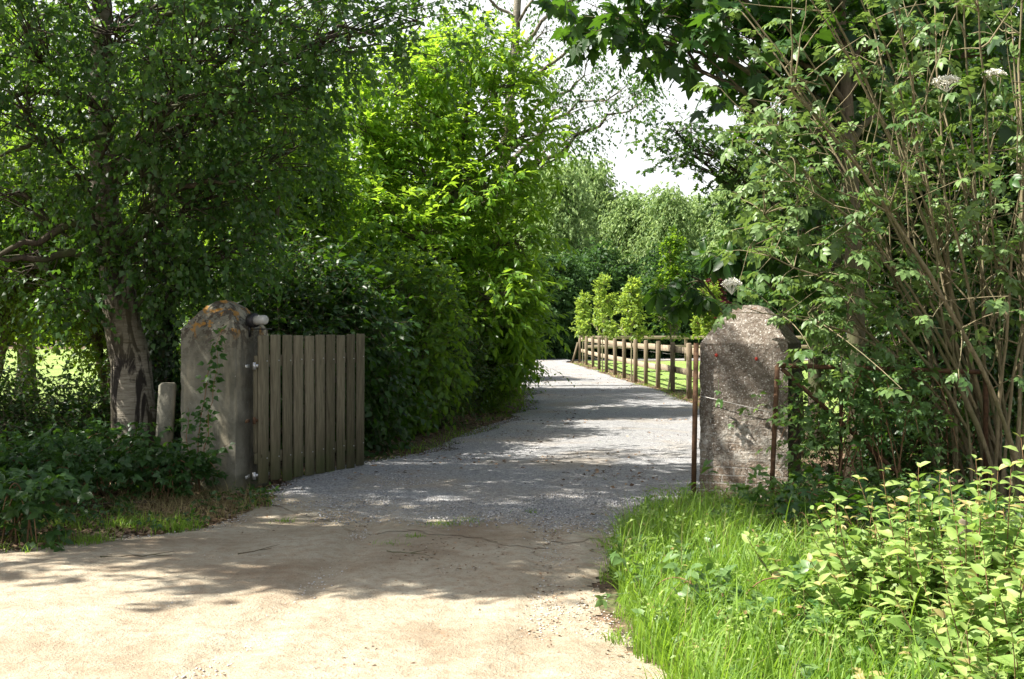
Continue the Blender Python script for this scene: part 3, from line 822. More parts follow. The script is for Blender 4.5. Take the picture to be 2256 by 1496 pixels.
tubes(mb, np.array(ps), np.full((len(ps), 2), .0022), 4); mb.build('chain_link_mesh', M['rust'], mg)

# ------------------------------------------------------------------ post and rail fence
fp = [(1277, 799), (1292, 804), (1306, 809), (1320, 815.5), (1336, 821), (1355, 827.5), (1375, 833.5), (1400, 840.5), (1423, 848), (1450, 856.5), (1482, 866), (1518, 877.5), (1560, 890)]
FP = []
for px, py in fp:
    Y = F * CAMH / (py - HY); FP.append(((px - HX) / F * Y, Y))
fr = empty('post_and_rail_fence', (FP[0][0], FP[0][1], 0)); tag(fr, 'brown two rail timber fence following the right edge of the gravel drive', 'fence')
rng = np.random.default_rng(11)
for i, (x, y) in enumerate(FP):
    if i % 1 == 0:
        mb = MB(); box(mb, (x, y, .62), (.115, .115, 1.3), rng.uniform(-.1, .1), .02, tilt=(rng.normal(0, .008), rng.normal(0, .01))); mb.a[-1][:] = rng.uniform(0, .8)
        p = mb.build('post', M['fence_wood'], fr)
        if i > 4:
            for z in (.95, .38): mb = MB(); tube(mb, [(x + .05, y, z), (x + .11, y, z)], .014, .02, 6); mb.build('insulator', M['black'], fr)
for i in range(len(FP) - 1):
    for z in (1.09, .56):
        (x0, y0), (x1, y1) = FP[i], FP[i + 1]
        d = np.array([x1 - x0, y1 - y0]); ln = np.linalg.norm(d); an = math.atan2(d[1], d[0])
        nn_ = np.array([-d[1], d[0]]) / ln
        if nn_[0] < 0: nn_ = -nn_
        c = np.array([(x0 + x1) / 2, (y0 + y1) / 2]) + nn_ * .078
        zz = z + rng.normal(0, .012)
        mb = MB(); box(mb, (c[0], c[1], zz), (ln + .0, .035, .155), an, .005); mb.a[-1][:] = rng.uniform(0, .6); mb.build('rail', M['rail_wood'], fr)
mb = MB(); tube(mb, [(FP[0][0] - .35, FP[0][1] - .1, -.02), (FP[0][0] - .08, FP[0][1], .95)], .05, sides=8); mb.build('stay', M['fence_wood'], fr)
for z in (.95, .38):
    mb = MB(); tube(mb, [(x + .11, y, z) for x, y in FP], .003, sides=4); mb.build('wire', M['wire'], fr)
ff = empty('post_and_rail_fence', (FP[0][0] + .4, 59.5, 0)); tag(ff, 'far timber fence crossing behind the paddock, facing the viewer', 'fence')
xs_ = [FP[0][0] + .4 + 2.45 * k for k in range(13)]
for i, x in enumerate(xs_):
    mb = MB(); box(mb, (x, 59.5 + .12 * i, .64), (.13, .13, 1.34), 0, .02); mb.build('post', M['fence_wood'], ff)
    if i:
        for z in (1.17, .72):
            mb = MB(); box(mb, (x - 1.225, 59.4 + .12 * i - .06, z), (2.44, .035, .16), math.atan2(.12, 2.45), .004); mb.build('rail', M['rail_wood'], ff)

# old stake in the foreground scrub
sk = empty('wooden_stake', (at(2115, 1140, 7.0)[0], 7.0, 0)); tag(sk, 'weathered grey wooden stake poking out of the pale leafy shoots', 'stake')
c = at(2115, 1140, 7.0); mb = MB(); tube(mb, [(c[0], 7, -.02), (c[0], 7, .3), (c[0] + .01, 7, c[2] - .012), (c[0] + .01, 7, c[2])], .062, .056, 12); mb.build('shaft', M['stump_wood'], sk)

# ------------------------------------------------------------------ trees, left side
def cl(px, py, Y, r, ry=None, rz=None, k=1.0):
    p = at(px, py, Y); return (p[0], p[1], p[2], r, ry or r, rz or r * .8, k)
BIRCHSP = dict(limb=.6, twigm=M['bark_dark'], nodes=30, twigs=6, nl=7, tl=.32, leaf=.076, tpl=BIRCH, droop=.45, grav=.4, up=.5, nsp=.09, tr=.002, nj=.6)
bt = [(*at(300, 880, 13.2)[:2], 0, .25), (*at(285, 800, 13.2), .215), (*at(262, 650, 13.2), .18), (*at(235, 500, 13.2), .155), (*at(222, 300, 13.3), .13), (-4.5, 13.4, 6.0, .09), (-4.6, 13.4, 9.0, .03)]
bt[0] = (bt[1][0] + .12, 13.2, -.05, .26)
bc = [cl(60, 60, 12, .75), cl(260, 60, 12.6, .8), cl(440, 70, 11.6, .75), cl(610, 50, 12, .7), cl(770, 70, 12.8, .6, k=.7), cl(930, 50, 13.3, .55, k=.6),
      cl(50, 240, 12.2, .7), cl(230, 230, 12.3, .55, k=.6), cl(400, 230, 12, .75), cl(560, 230, 12.5, .7), cl(700, 190, 13.2, .5, k=.6),
      cl(50, 420, 13, .7, k=.8), cl(190, 400, 12.4, .4, k=.35), cl(390, 420, 12.6, .65), cl(540, 400, 13, .65), cl(650, 330, 13.5, .5, k=.6),
      cl(70, 560, 13.8, .6, k=.6), cl(360, 560, 12.9, .55, k=.8), cl(500, 550, 13.2, .6), cl(420, 640, 13.4, .45, k=.7), cl(235, 545, 12.6, .25, k=.35), cl(170, 660, 13, .35, k=.5)]
rng = np.random.default_rng(77)
bigc = []
for k in range(20):
    a = rng.uniform(0, 2 * math.pi); rr = rng.uniform(.3, 3.2) ; bigc.append((-4.6 + rr * math.cos(a), 12.6 + rr * .85 * math.sin(a), rng.uniform(5.4, 9), .9, .9, .7, .55))
def birch_pre(rng, ml, mt):
    # bare crooked limbs to the left, seen dark against the leaves
    for p in ([(240, 230, 13.2), (160, 215, 13), (90, 190, 12.8), (20, 210, 12.6), (-60, 240, 12.5)], [(235, 520, 13.1), (170, 480, 12.9), (90, 530, 12.7), (20, 545, 12.5), (-60, 600, 12.4)],
              [(240, 300, 13.2), (180, 310, 13), (100, 300, 12.9), (0, 345, 12.8)], [(250, 560, 13.1), (160, 560, 12.9), (60, 575, 12.6), (-40, 560, 12.4)], [(225, 330, 13.1), (330, 395, 12.8), (420, 410, 12.5), (520, 400, 12.3)]):
        q = smooth_path(np.array([at(*a) for a in p]), 12); q[1:-1] += rng.normal(0, .02, (10, 3))
        tubes(mt, q[None], np.linspace(.06, .015, 12)[None], 7)
tree('birch_tree', 'old leaning birch with pale peeling trunk behind the concrete pillar and a wide drooping crown', 'tree', [bt], bc + bigc, BIRCHSP, M['birch_leaf'], M['birch_bark'], 1, pre=birch_pre)
BIRCHSP2 = dict(BIRCHSP)
OFF = dict(BIRCHSP, nodes=15, leaf=.14, twigs=7, nl=7, tl=.34, nsp=.1, tpl=RHOMB, tw=False)
rng = np.random.default_rng(78); oc1 = []
for k in range(40):
    a = rng.uniform(0, 2 * math.pi); rr = rng.uniform(.1, 1) ** .5
    oc1.append((-7.6 + 4.4 * rr * math.cos(a), 9.5 + 1.9 * rr * math.sin(a), rng.uniform(4.9, 9.3), .9, .7, .6, .8))
oc1 += [(rng.uniform(-8.0, -4.9), rng.uniform(7.3, 9.2), rng.uniform(6, 7.6), .7, .5, .4, .7) for k in range(17)] + [(rng.uniform(-9.5, -5.2), rng.uniform(6.6, 7.4), rng.uniform(6, 7.6), .5, .35, .3, .3) for k in range(8)] + [(rng.uniform(-7.2, -5.0), rng.uniform(8.3, 9.8), rng.uniform(9.0, 10.6), .7, .5, .4, .55) for k in range(9)]
tree('birch_tree', 'unseen birch added just outside the left edge, its crown shaped to shade the sand', 'tree', [[(-9.0, 10.4, -.05, .17), (-8.9, 10.4, 4, .12), (-8.6, 10.3, 9.5, .03)]], oc1, OFF, M['birch_leaf'], M['birch_bark'], 12)  # unseen tree, added with clumps placed so their shade lands on sand and verge
rng = np.random.default_rng(79)
oc2 = [(-9.8 + 2.6 * math.cos(k * 2.4) * (k / 30) ** .5, 12.4 + 2.4 * math.sin(k * 2.4) * (k / 30) ** .5, rng.uniform(3.0, 10), .95, .9, .7, .75) for k in range(30)]
tree('birch_tree', 'second unseen birch added outside the left edge to deepen the shade on the left', 'tree', [[(-10, 12.4, -.05, .18), (-9.9, 12.4, 4, .12), (-9.8, 12.3, 10, .03)]], oc2, OFF, M['birch_leaf'], M['birch_bark'], 13)  # another unseen tree, added so its shade darkens the foliage on the left
# ivy clad companion trunk
iv = [(*at(352, 1000, 13.9)[:2], -.05, .15), (*at(352, 760, 13.9), .13), (*at(350, 560, 13.9), .11), (*at(345, 300, 14), .08), (*at(350, 40, 14.2), .04)]
def ivy_pre(rng, ml, mt):
    n = 2600; z = rng.uniform(.1, 2.8, n); tp = np.array(iv, float); c = np.stack([np.interp(z, tp[:, 2], tp[:, i]) for i in range(4)], 1)
    th = rng.uniform(0, 2 * math.pi, n); d = np.stack([np.cos(th), np.sin(th), np.zeros(n)], 1)
    leaves(ml, OVATE, c[:, :3] * [1, 1, 0] + z[:, None] * [0, 0, 1] + d * (c[:, 3:4] + rng.uniform(.0, .07, (n, 1))), d * .5 + [0, 0, -1] + rng.normal(0, .4, (n, 3)), d + rng.normal(0, .3, (n, 3)), rng.uniform(.05, .08, n), rng.uniform(0, 1, n), 1.3)
tree('ivy_clad_tree', 'dark slim ivy clad trunk between the birch and the concrete pillar', 'tree', [iv], [cl(330, 120, 14.2, .7), cl(420, 320, 14.6, .6)], BIRCHSP, M['ivy_leaf'], M['bark_dark'], 2, pre=ivy_pre)

HAZ = dict(nodes=46, twigs=5, nl=7, tl=.4, leaf=.095, tpl=RHOMB, droop=.25, grav=.3, up=.7, nsp=.18, tr=.003)
def shrub(name, label, cat, X, Y, w_, d_, h_, spec, leafm, seed, k=1.0, nst=5, group=None, zlow=.25, barkm=None, ncl=None):
    rng = np.random.default_rng(seed + 500)
    tr = []
    for i in range(nst):
        a = 2 * math.pi * i / nst + rng.uniform(-.4, .4); e = rng.uniform(.35, .8)
        tr.append([(X + .08 * math.cos(a), Y + .08 * math.sin(a), -.03, .03 + .006 * h_), (X + .25 * e * w_ * math.cos(a), Y + .25 * e * d_ * math.sin(a), h_ * .4, .022 + .004 * h_),
                   (X + .42 * e * w_ * math.cos(a), Y + .42 * e * d_ * math.sin(a), h_ * .85, .012)])
    cs = []
    r = max(.32, min(w_, d_, h_) * .22)
    n = ncl or int(max(6, 1.1 * w_ * d_ * h_ / (r ** 3 * 7)))
    for i in range(n):
        u = rng.normal(0, 1, 3); u /= np.linalg.norm(u); u *= rng.uniform(.35, 1) ** .5
        z = zlow + (h_ - zlow) * (.5 + .5 * u[2])
        s_ = math.sqrt(max(0, 1 - u[2] ** 2)) * .6 + .4
        cs.append((X + u[0] * (w_ / 2 - r * .7), Y + u[1] * (d_ / 2 - r * .7), max(z - r * .4, .3), r * rng.uniform(.8, 1.25), r, r * .85, k * rng.uniform(.7, 1.2)))
    return tree(name, label, cat, tr, cs, spec, leafm, barkm or M['bark'], seed, group)
Xa = lambda px, Y: (px - HX) / F * Y
# shrubs behind the birch
shrub('hazel_shrub', 'tall hazel shrub behind the birch at the left edge', 'shrub', Xa(-40, 18), 18, 3.6, 3, 4.9, HAZ, M['hazel_leaf'], 20, .55, zlow=1.5)
shrub('hazel_shrub', 'sunlit hazel shrub filling the gap behind the birch trunk', 'shrub', Xa(250, 19.5), 19.5, 3.0, 3, 5.6, HAZ, M['hazel_leaf'], 21, .6, zlow=1.7)
shrub('hazel_shrub', 'tall leafy hazel right behind the cap of the concrete pillar', 'shrub', Xa(540, 17.5), 17.5, 2.6, 2.6, 5.6, HAZ, M['hazel_leaf'], 22, .8, zlow=.6)
shrub('hazel_shrub', 'dense hazel rising above the open wooden gate', 'shrub', Xa(620, 19.5), 19.5, 2.2, 2.6, 4.9, dict(HAZ, leaf=.11), M['hazel_leaf'], 23, 1.0)
DK = dict(HAZ, leaf=.095, nodes=40, tl=.5, nsp=.22, out=.9)
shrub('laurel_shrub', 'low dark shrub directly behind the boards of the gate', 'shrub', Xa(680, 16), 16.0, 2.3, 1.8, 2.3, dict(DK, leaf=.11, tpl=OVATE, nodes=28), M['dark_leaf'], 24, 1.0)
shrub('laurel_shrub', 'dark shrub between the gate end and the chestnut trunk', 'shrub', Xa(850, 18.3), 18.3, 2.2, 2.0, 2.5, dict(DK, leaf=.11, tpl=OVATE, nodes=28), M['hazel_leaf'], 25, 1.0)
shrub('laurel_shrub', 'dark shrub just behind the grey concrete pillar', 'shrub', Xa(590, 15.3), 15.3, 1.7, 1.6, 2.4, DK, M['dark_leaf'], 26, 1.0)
LAU = dict(HAZ, leaf=.12, tpl=WILLOWL, nodes=40)
shrub('roadside_shrub', 'bushy green shrub by the drive just right of the chestnut trunk', 'shrub', Xa(1040, 25.5), 25.5, 2.0, 2.6, 3.6, HAZ, M['hazel_leaf'], 27, 1.0)
shrub('roadside_shrub', 'drooping shrub leaning over the left edge of the gravel bend', 'shrub', Xa(1085, 30), 30, 1.9, 3.4, 3.3, dict(HAZ, leaf=.12), M['hazel_leaf'], 28, 1.0, zlow=1.0)
shrub('roadside_shrub', 'dark shrub at the far left side of the drive before it turns', 'shrub', Xa(1040, 38), 38, 2.8, 4, 3.4, dict(HAZ, leaf=.14, twigs=5), M['dark_leaf'], 29, 1.0)

# sweet chestnut
CH = dict(nodes=30, twigs=5, nl=9, tl=.5, leaf=.18, tpl=LANCE, droop=.12, grav=.2, up=1.0, nsp=.16, ang=.85, out=.8, upb=.15, nj=.35, twigm=M['bark'])
ct = [(*at(992, 915, 22.5)[:2], -.05, .115), (*at(990, 760, 22.5), .10), (*at(990, 560, 22.5), .08), (*at(1005, 400, 22.5), .055), (*at(1030, 250, 22.5), .03), (*at(1045, 80, 22.5), .012)]
_cl = cl
def cl(px, py, Y, *a, **k): return _cl(px, py, Y + (1.2 if abs(px - 990) < 75 and py > 250 and 21 < Y < 23 else 0), *a, **k)
cc_ = [cl(735, 400, 21.6, .55), cl(690, 500, 21.6, .5, k=.8), cl(770, 570, 21.2, .55), cl(780, 290, 22, .5, k=.8), cl(850, 190, 22.4, .5, k=.6), cl(840, 480, 21, .5, k=.8), cl(700, 620, 21, .45, k=.7), cl(820, 700, 21, .45, k=.7), cl(880, 820, 21.6, .4, k=.7), cl(1040, 110, 22.5, .6, k=.8), cl(960, 160, 22.6, .6, k=.7), cl(1110, 190, 22.6, .65, k=.8), cl(900, 260, 22.4, .7, k=.8), cl(1010, 280, 22, .7, k=.8), cl(1140, 310, 22.4, .7),
       cl(830, 370, 22.4, .7), cl(950, 400, 21.8, .8), cl(1090, 420, 22.2, .8), cl(780, 480, 22.2, .6, k=.8), cl(890, 520, 21.6, .8), cl(1020, 540, 21.5, .8), cl(1130, 530, 22.5, .6),
       cl(820, 620, 21.8, .7), cl(950, 640, 21.3, .8), cl(1090, 650, 21.8, .75), cl(1130, 700, 22.6, .4), cl(1060, 750, 21.8, .5), cl(920, 760, 22, .6), cl(1100, 770, 23, .4), cl(870, 700, 22, .5)]
tree('chestnut_tree', 'young sweet chestnut with long bright yellow green leaves left of the gravel drive', 'tree', [ct], cc_, CH, M['chestnut_leaf'], M['bark_dark'], 3)

# taller trees behind, left
BG = dict(nodes=34, twigs=5, nl=6, tl=.55, leaf=.15, tpl=RHOMB, droop=.25, grav=.3, up=.7, nsp=.28, tr=.004, tw=False)
def bigtree(name, label, X, Y, h, r, spec, leafm, seed, zlow=1.5, k=1.0, n=34, group=None, barkm=None, lean=0.0):
    rng = np.random.default_rng(seed + 900)
    tr = [(X, Y, -.05, .02 * h + .03), (X + lean * .3, Y, h * .3, .016 * h + .02), (X + lean * .7, Y, h * .7, .009 * h), (X + lean, Y, h * .97, .015)]
    cs = []
    for i in range(n):
        z = zlow + (h - zlow) * ((i + rng.uniform(0, 1)) / n)
        f = (z - zlow) / (h - zlow); env = r * (math.sin(math.pi * min(1, .12 + .88 * f) ** .8) ** .7 if f < .97 else .3)
        a = i * 2.4 + rng.uniform(-.5, .5); rr = env * rng.uniform(.3, .85)
        s_ = r * rng.uniform(.28, .42)
        cs.append((X + lean * z / h + rr * math.cos(a), Y + rr * math.sin(a), z, s_, s_, s_ * .8, k * rng.uniform(.7, 1.2)))
    return tree(name, label, 'tree', [tr], cs, spec, leafm, barkm or M['bark_dark'], seed, group)
bigtree('ash_tree', 'tall backlit tree behind the birch at the upper left edge', Xa(60, 27), 27, 9, 2.6, BG, M['hazel_leaf'], 40, 2.2, .45)
bigtree('ash_tree', 'tall green tree rising behind the birch crown', Xa(400, 26), 26, 9.6, 2.6, BG, M['hazel_leaf'], 41, 1.6, .55)
bigtree('ash_tree', 'tall bright tree behind the left half of the chestnut', Xa(700, 27), 27, 9.0, 2.6, BG, M['hazel_leaf'], 42, 1.0, .45)
bigtree('ash_tree', 'tall tree rising behind the right half of the chestnut', Xa(960, 30), 30, 8.8, 2.0, BG, M['hazel_leaf'], 43, .8, .45)
# tall birch above the drive with drooping sparse sprays
TB = dict(nodes=14, twigs=5, nl=9, tl=.7, leaf=.115, tpl=RHOMB, droop=.8, grav=.6, up=.2, nsp=.15, tr=.002, nj=.9, br=.8)
tbt = [(Xa(1085, 33), 33, -.05, .2), (*at(1100, 500, 33), .16), (*at(1132, 120, 33), .12), (*at(1145, -60, 33), .09), (*at(1150, -400, 33), .03)]
tbc = [cl(1200, 60, 32, .9), cl(1290, 150, 31.5, .9), cl(1380, 190, 31, .8, k=.8), cl(1420, 220, 31, .5, k=.5), cl(1240, 240, 32, .7, k=.8), cl(1190, 150, 32.5, .7, k=.7), cl(1280, 290, 32, .45, k=.5), cl(1250, 330, 32.5, .4, k=.4), cl(1060, 60, 33.5, .9, k=.6),
       cl(1330, 50, 31.5, .8, k=.6), cl(1220, -60, 32, 1.1), cl(1100, -80, 33, 1.1), cl(1400, -60, 31.5, 1.1), cl(1000, -20, 33, .9, k=.7), cl(1150, -250, 33, 1.3), cl(1300, -230, 32, 1.1)]
tree('birch_tree', 'tall slender birch over the drive with thin drooping sprays against the white sky', 'tree', [tbt], tbc, TB, M['birch_leaf'], M['birch_bark'], 4)

# far trees: a rank of birches and willows, copies with their own place
FAR = dict(nodes=34, twigs=5, nl=7, tl=1.0, leaf=.26, tpl=RHOMB, droop=.8, grav=.7, up=.3, nsp=.35, tw=False, nj=.8)
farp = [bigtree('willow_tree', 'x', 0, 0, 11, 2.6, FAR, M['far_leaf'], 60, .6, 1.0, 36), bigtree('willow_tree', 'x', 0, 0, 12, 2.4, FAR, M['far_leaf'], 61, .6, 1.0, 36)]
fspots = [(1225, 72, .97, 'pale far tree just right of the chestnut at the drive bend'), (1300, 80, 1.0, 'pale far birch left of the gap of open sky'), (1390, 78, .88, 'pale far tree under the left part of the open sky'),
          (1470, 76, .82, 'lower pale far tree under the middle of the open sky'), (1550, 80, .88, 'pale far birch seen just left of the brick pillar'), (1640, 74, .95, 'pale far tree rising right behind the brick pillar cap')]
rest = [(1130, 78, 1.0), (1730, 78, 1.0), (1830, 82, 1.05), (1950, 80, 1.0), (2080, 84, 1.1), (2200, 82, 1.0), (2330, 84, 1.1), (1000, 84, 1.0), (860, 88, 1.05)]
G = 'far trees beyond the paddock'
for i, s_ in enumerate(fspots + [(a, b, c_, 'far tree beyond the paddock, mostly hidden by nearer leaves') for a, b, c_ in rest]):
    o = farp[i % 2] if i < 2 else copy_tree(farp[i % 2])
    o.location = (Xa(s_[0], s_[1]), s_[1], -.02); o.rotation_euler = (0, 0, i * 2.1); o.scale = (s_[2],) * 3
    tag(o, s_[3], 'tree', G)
# dark understorey at the end of the drive
dkp = None
DS = dict(HAZ, leaf=.2, nodes=40, tl=.5, nsp=.3, tw=False)
dkp = shrub('thicket_shrub', 'x', 'shrub', 0, 70, 5, 3.5, 4.6, DS, M['far_dark'], 70, 1.0)
for i, (px, Y, s_, lb) in enumerate([(1195, 68, 1.0, 'dark thicket shrub where the gravel drive disappears to the left'), (1300, 72, 1.15, 'dark thicket shrub behind the far end of the fence'), (1400, 74, 1.0, 'dark thicket shrub behind the planted saplings'),
                                     (1500, 72, 1.1, 'dark thicket shrub behind the far fence post'), (1600, 75, 1.1, 'dark thicket shrub in line with the brick pillar cap'), (1110, 66, 1.0, 'dark thicket shrub hidden behind the roadside shrubs'), (1720, 72, 1.1, 'dark thicket shrub hidden behind the elder')]):
    o = dkp if i == 0 else copy_tree(dkp)
    o.location = (Xa(px, Y - 4), Y - 4, 0); o.scale = (s_ * 1.2, s_, s_ * 1.12); o.rotation_euler = (0, 0, i * 1.3); tag(o, lb, 'shrub', 'dark thicket shrubs at the end of the drive')
# far wood closing the horizon
def wood():
    rng = np.random.default_rng(9); mb = MB()
    n = 90000; x = rng.uniform(-150, 150, n); y = 100 + rng.uniform(0, 14, n) + 10 * vnoise(x, x * 0, 20, 3)
    top = 7.5 + 5 * vnoise(x, x * 0, 9, 4) + 3 * vnoise(x, x * 0, 3, 5)
    z = top * rng.uniform(0, 1, n) ** .8
    leaves(mb, RHOMB, np.stack([x, y, z], 1), rng.normal(0, 1, (n, 3)), rng.normal(0, 1, (n, 3)) + [0, -.3, .4], rng.uniform(.6, 1.2, n), rng.uniform(0, 1, n), 1.4)
    o = mb.build('far_wood', M['far_dark'], None); tag(o, 'distant dark wood closing the horizon', 'wood', kind='stuff')
wood()

# saplings planted along the fence
SP = dict(nodes=15, twigs=5, nl=7, tl=.24, leaf=.12, tpl=RHOMB, droop=.1, grav=.15, up=.8, nsp=.06, tr=.003, upb=.5, limb=.5)
def sapling(label, px, py, Y, top, wpx, leafm, seed, ybot, bend=0, group='saplings planted along the fence'):
    X = Xa(px, Y); zt = CAMH - (top - HY) / F * Y; zb = CAMH - (ybot - HY) / F * Y; rw = wpx / 2 / F * Y
    tr = [(X - bend, Y, -.03, .024), (X + bend * .6, Y, zb * .5, .021), (X, Y, zb, .019), (X, Y, zt - .1, .007)]
    rng = np.random.default_rng(seed); cs = []
    n = 9
    for i in range(n):
        z = zb + (zt - zb) * (i + .3) / n; f = i / (n - 1); e = rw * (1 - .72 * f ** 1.3)
        a = i * 2.4; q_ = rng.uniform(.28, .6); cs.append((X + .75 * e * rng.uniform(.6, 1.3) * math.cos(a), Y + .75 * e * math.sin(a), z, e * q_, e * q_, (zt - zb) / n * .7, .15 + q_ * .9))
    tree('sapling', label, 'sapling', [tr], cs, SP, leafm, M['sap_bark'], seed, group)
sapling('leafy pale sapling at the far end of the roadside fence', 1284, 802, 55, 650, 40, M['sap_leaf'], 80, 742)
sapling('bushy bright sapling with thin stem, second from the far end', 1327, 820, 45, 612, 62, M['sap_leaf'], 81, 735)
sapling('bright sapling with tuft of shoots midway along the fence', 1391, 838, 38, 622, 60, M['sap_leaf'], 82, 738)
sapling('taller dark green sapling with crooked stem at the near end of the fence', 1477, 862, 31.3, 520, 75, M['hazel_leaf'], 83, 728, .06)
sapling('pale sapling just left of the brick pillar cap', 1562, 870, 34, 640, 50, M['sap_leaf'], 84, 745)
sapling('purple leaved sapling behind the brick pillar cap', 1578, 880, 36, 605, 44, M['purple_leaf'], 85, 735)

# ------------------------------------------------------------------ right side
MAP = dict(nodes=15, twigs=3, nl=4, tl=.4, leaf=.22, tpl=MAPLE, droop=.3, grav=.55, up=.7, nsp=.16, tr=.004, ang=1.1, nj=.4)
t2 = [(*at(1890, 1060, 13)[:2], -.05, .11), (*at(1888, 900, 13), .10), (*at(1884, 600, 13), .09), (*at(1870, 300, 13.1), .075), (*at(1850, 20, 13.2), .06), (Xa(1840, 13.3), 13.3, 7, .02)]
mc = [cl(1330, 30, 13.2, .5, rz=.2, k=.4), cl(1440, 50, 13, .5, rz=.25, k=.5), cl(1520, 90, 12.8, .4, rz=.3, k=.45), cl(1560, 10, 13.5, .6, k=.7), cl(1660, 60, 13, .6, k=.8), cl(1710, 170, 13.3, .5, k=.8), cl(1780, 60, 13.5, .7),
      cl(1900, 120, 13.8, .7), cl(2050, 60, 13.8, .7), cl(1800, 300, 14, .55, k=.7), cl(2180, 120, 13.8, .7), cl(1400, -80, 13.3, .6, k=.6), cl(1650, -90, 13.4, .7), cl(1950, -90, 13.6, .8), cl(2200, -60, 13.6, .8), cl(1800, -250, 13.5, .9), cl(2100, -260, 13.5, .9)]
tree('maple_tree', 'maple with large dark lobed leaves overhanging the drive from the upper right', 'tree', [t2], mc, MAP, M['maple_leaf'], M['bark'], 5)
PAL = dict(nodes=4, twigs=2, nl=3, tl=.3, leaf=.33, tpl=PALM, droop=.2, grav=.75, up=.6, nsp=.12, tr=.005, ang=1.2, nj=.3, limb=.6)
t3 = [(Xa(1768, 15), 15, -.05, .04), (*at(1760, 800, 14.6), .035), (*at(1720, 640, 14.3), .025), (*at(1700, 560, 14.2), .01)]
tree('horse_chestnut_sapling', 'young horse chestnut with big drooping fan leaves above the brick pillar cap', 'sapling', [t3], [cl(1525, 610, 13.8, .2, k=.8), cl(1630, 570, 13.9, .28), cl(1700, 580, 14, .3), cl(1740, 520, 14.2, .3)], PAL, M['maple_leaf'], M['bark'], 6)
OK_ = dict(nodes=26, twigs=4, nl=6, tl=.34, leaf=.11, tpl=OAK, droop=.15, grav=.3, up=.6, nsp=.12, tr=.003, ang=1.0)
t4 = [(Xa(1800, 16), 16, -.05, .12), (*at(1798, 800, 16), .10), (*at(1798, 500, 16), .085), (*at(1800, 200, 16), .07), (Xa(1810, 16), 16, 6.5, .03)]
oc = [cl(1490, 290, 15, .35, .3, .15, k=.5), cl(1530, 345, 15.3, .4, .3, .12, k=.5), cl(1640, 330, 15.3, .5, k=.8), cl(1620, 420, 15.5, .4, k=.6), cl(1700, 430, 15.5, .5, k=.6), cl(1740, 290, 15.8, .5, k=.45), cl(1850, 420, 16, .6), cl(1700, 520, 15.8, .45, k=.7), cl(1860, 200, 16.3, .8), cl(1800, 40, 16, .8), cl(1960, 300, 16.5, .8), cl(2000, 480, 16.5, .7), cl(1900, -120, 16, 1)]
tree('oak_tree', 'slim oak with dark straight trunk and lobed leaf sprays behind the elder', 'tree', [t4], oc, OK_, M['dark_leaf'], M['bark_dark'], 7)
# third trunk seen through the mesh
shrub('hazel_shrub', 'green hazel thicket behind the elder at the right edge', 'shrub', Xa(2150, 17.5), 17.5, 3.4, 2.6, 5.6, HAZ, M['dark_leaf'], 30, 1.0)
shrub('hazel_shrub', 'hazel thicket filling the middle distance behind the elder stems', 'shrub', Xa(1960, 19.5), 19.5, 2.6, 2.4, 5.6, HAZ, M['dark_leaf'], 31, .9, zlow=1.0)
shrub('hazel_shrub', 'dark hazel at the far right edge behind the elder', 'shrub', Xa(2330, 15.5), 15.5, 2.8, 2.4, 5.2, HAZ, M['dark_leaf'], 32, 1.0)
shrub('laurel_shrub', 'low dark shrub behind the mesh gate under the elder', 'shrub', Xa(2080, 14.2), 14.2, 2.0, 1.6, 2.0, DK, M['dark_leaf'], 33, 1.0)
bigtree('ash_tree', 'tall tree behind the elder at the right edge', Xa(2150, 27), 27, 10, 2.8, BG, M['dark_leaf'], 45, 1.6)
bigtree('ash_tree', 'tall tree behind the slim oak trunk on the right', Xa(1900, 32), 32, 10, 2.4, BG, M['hazel_leaf'], 46, 2.2)

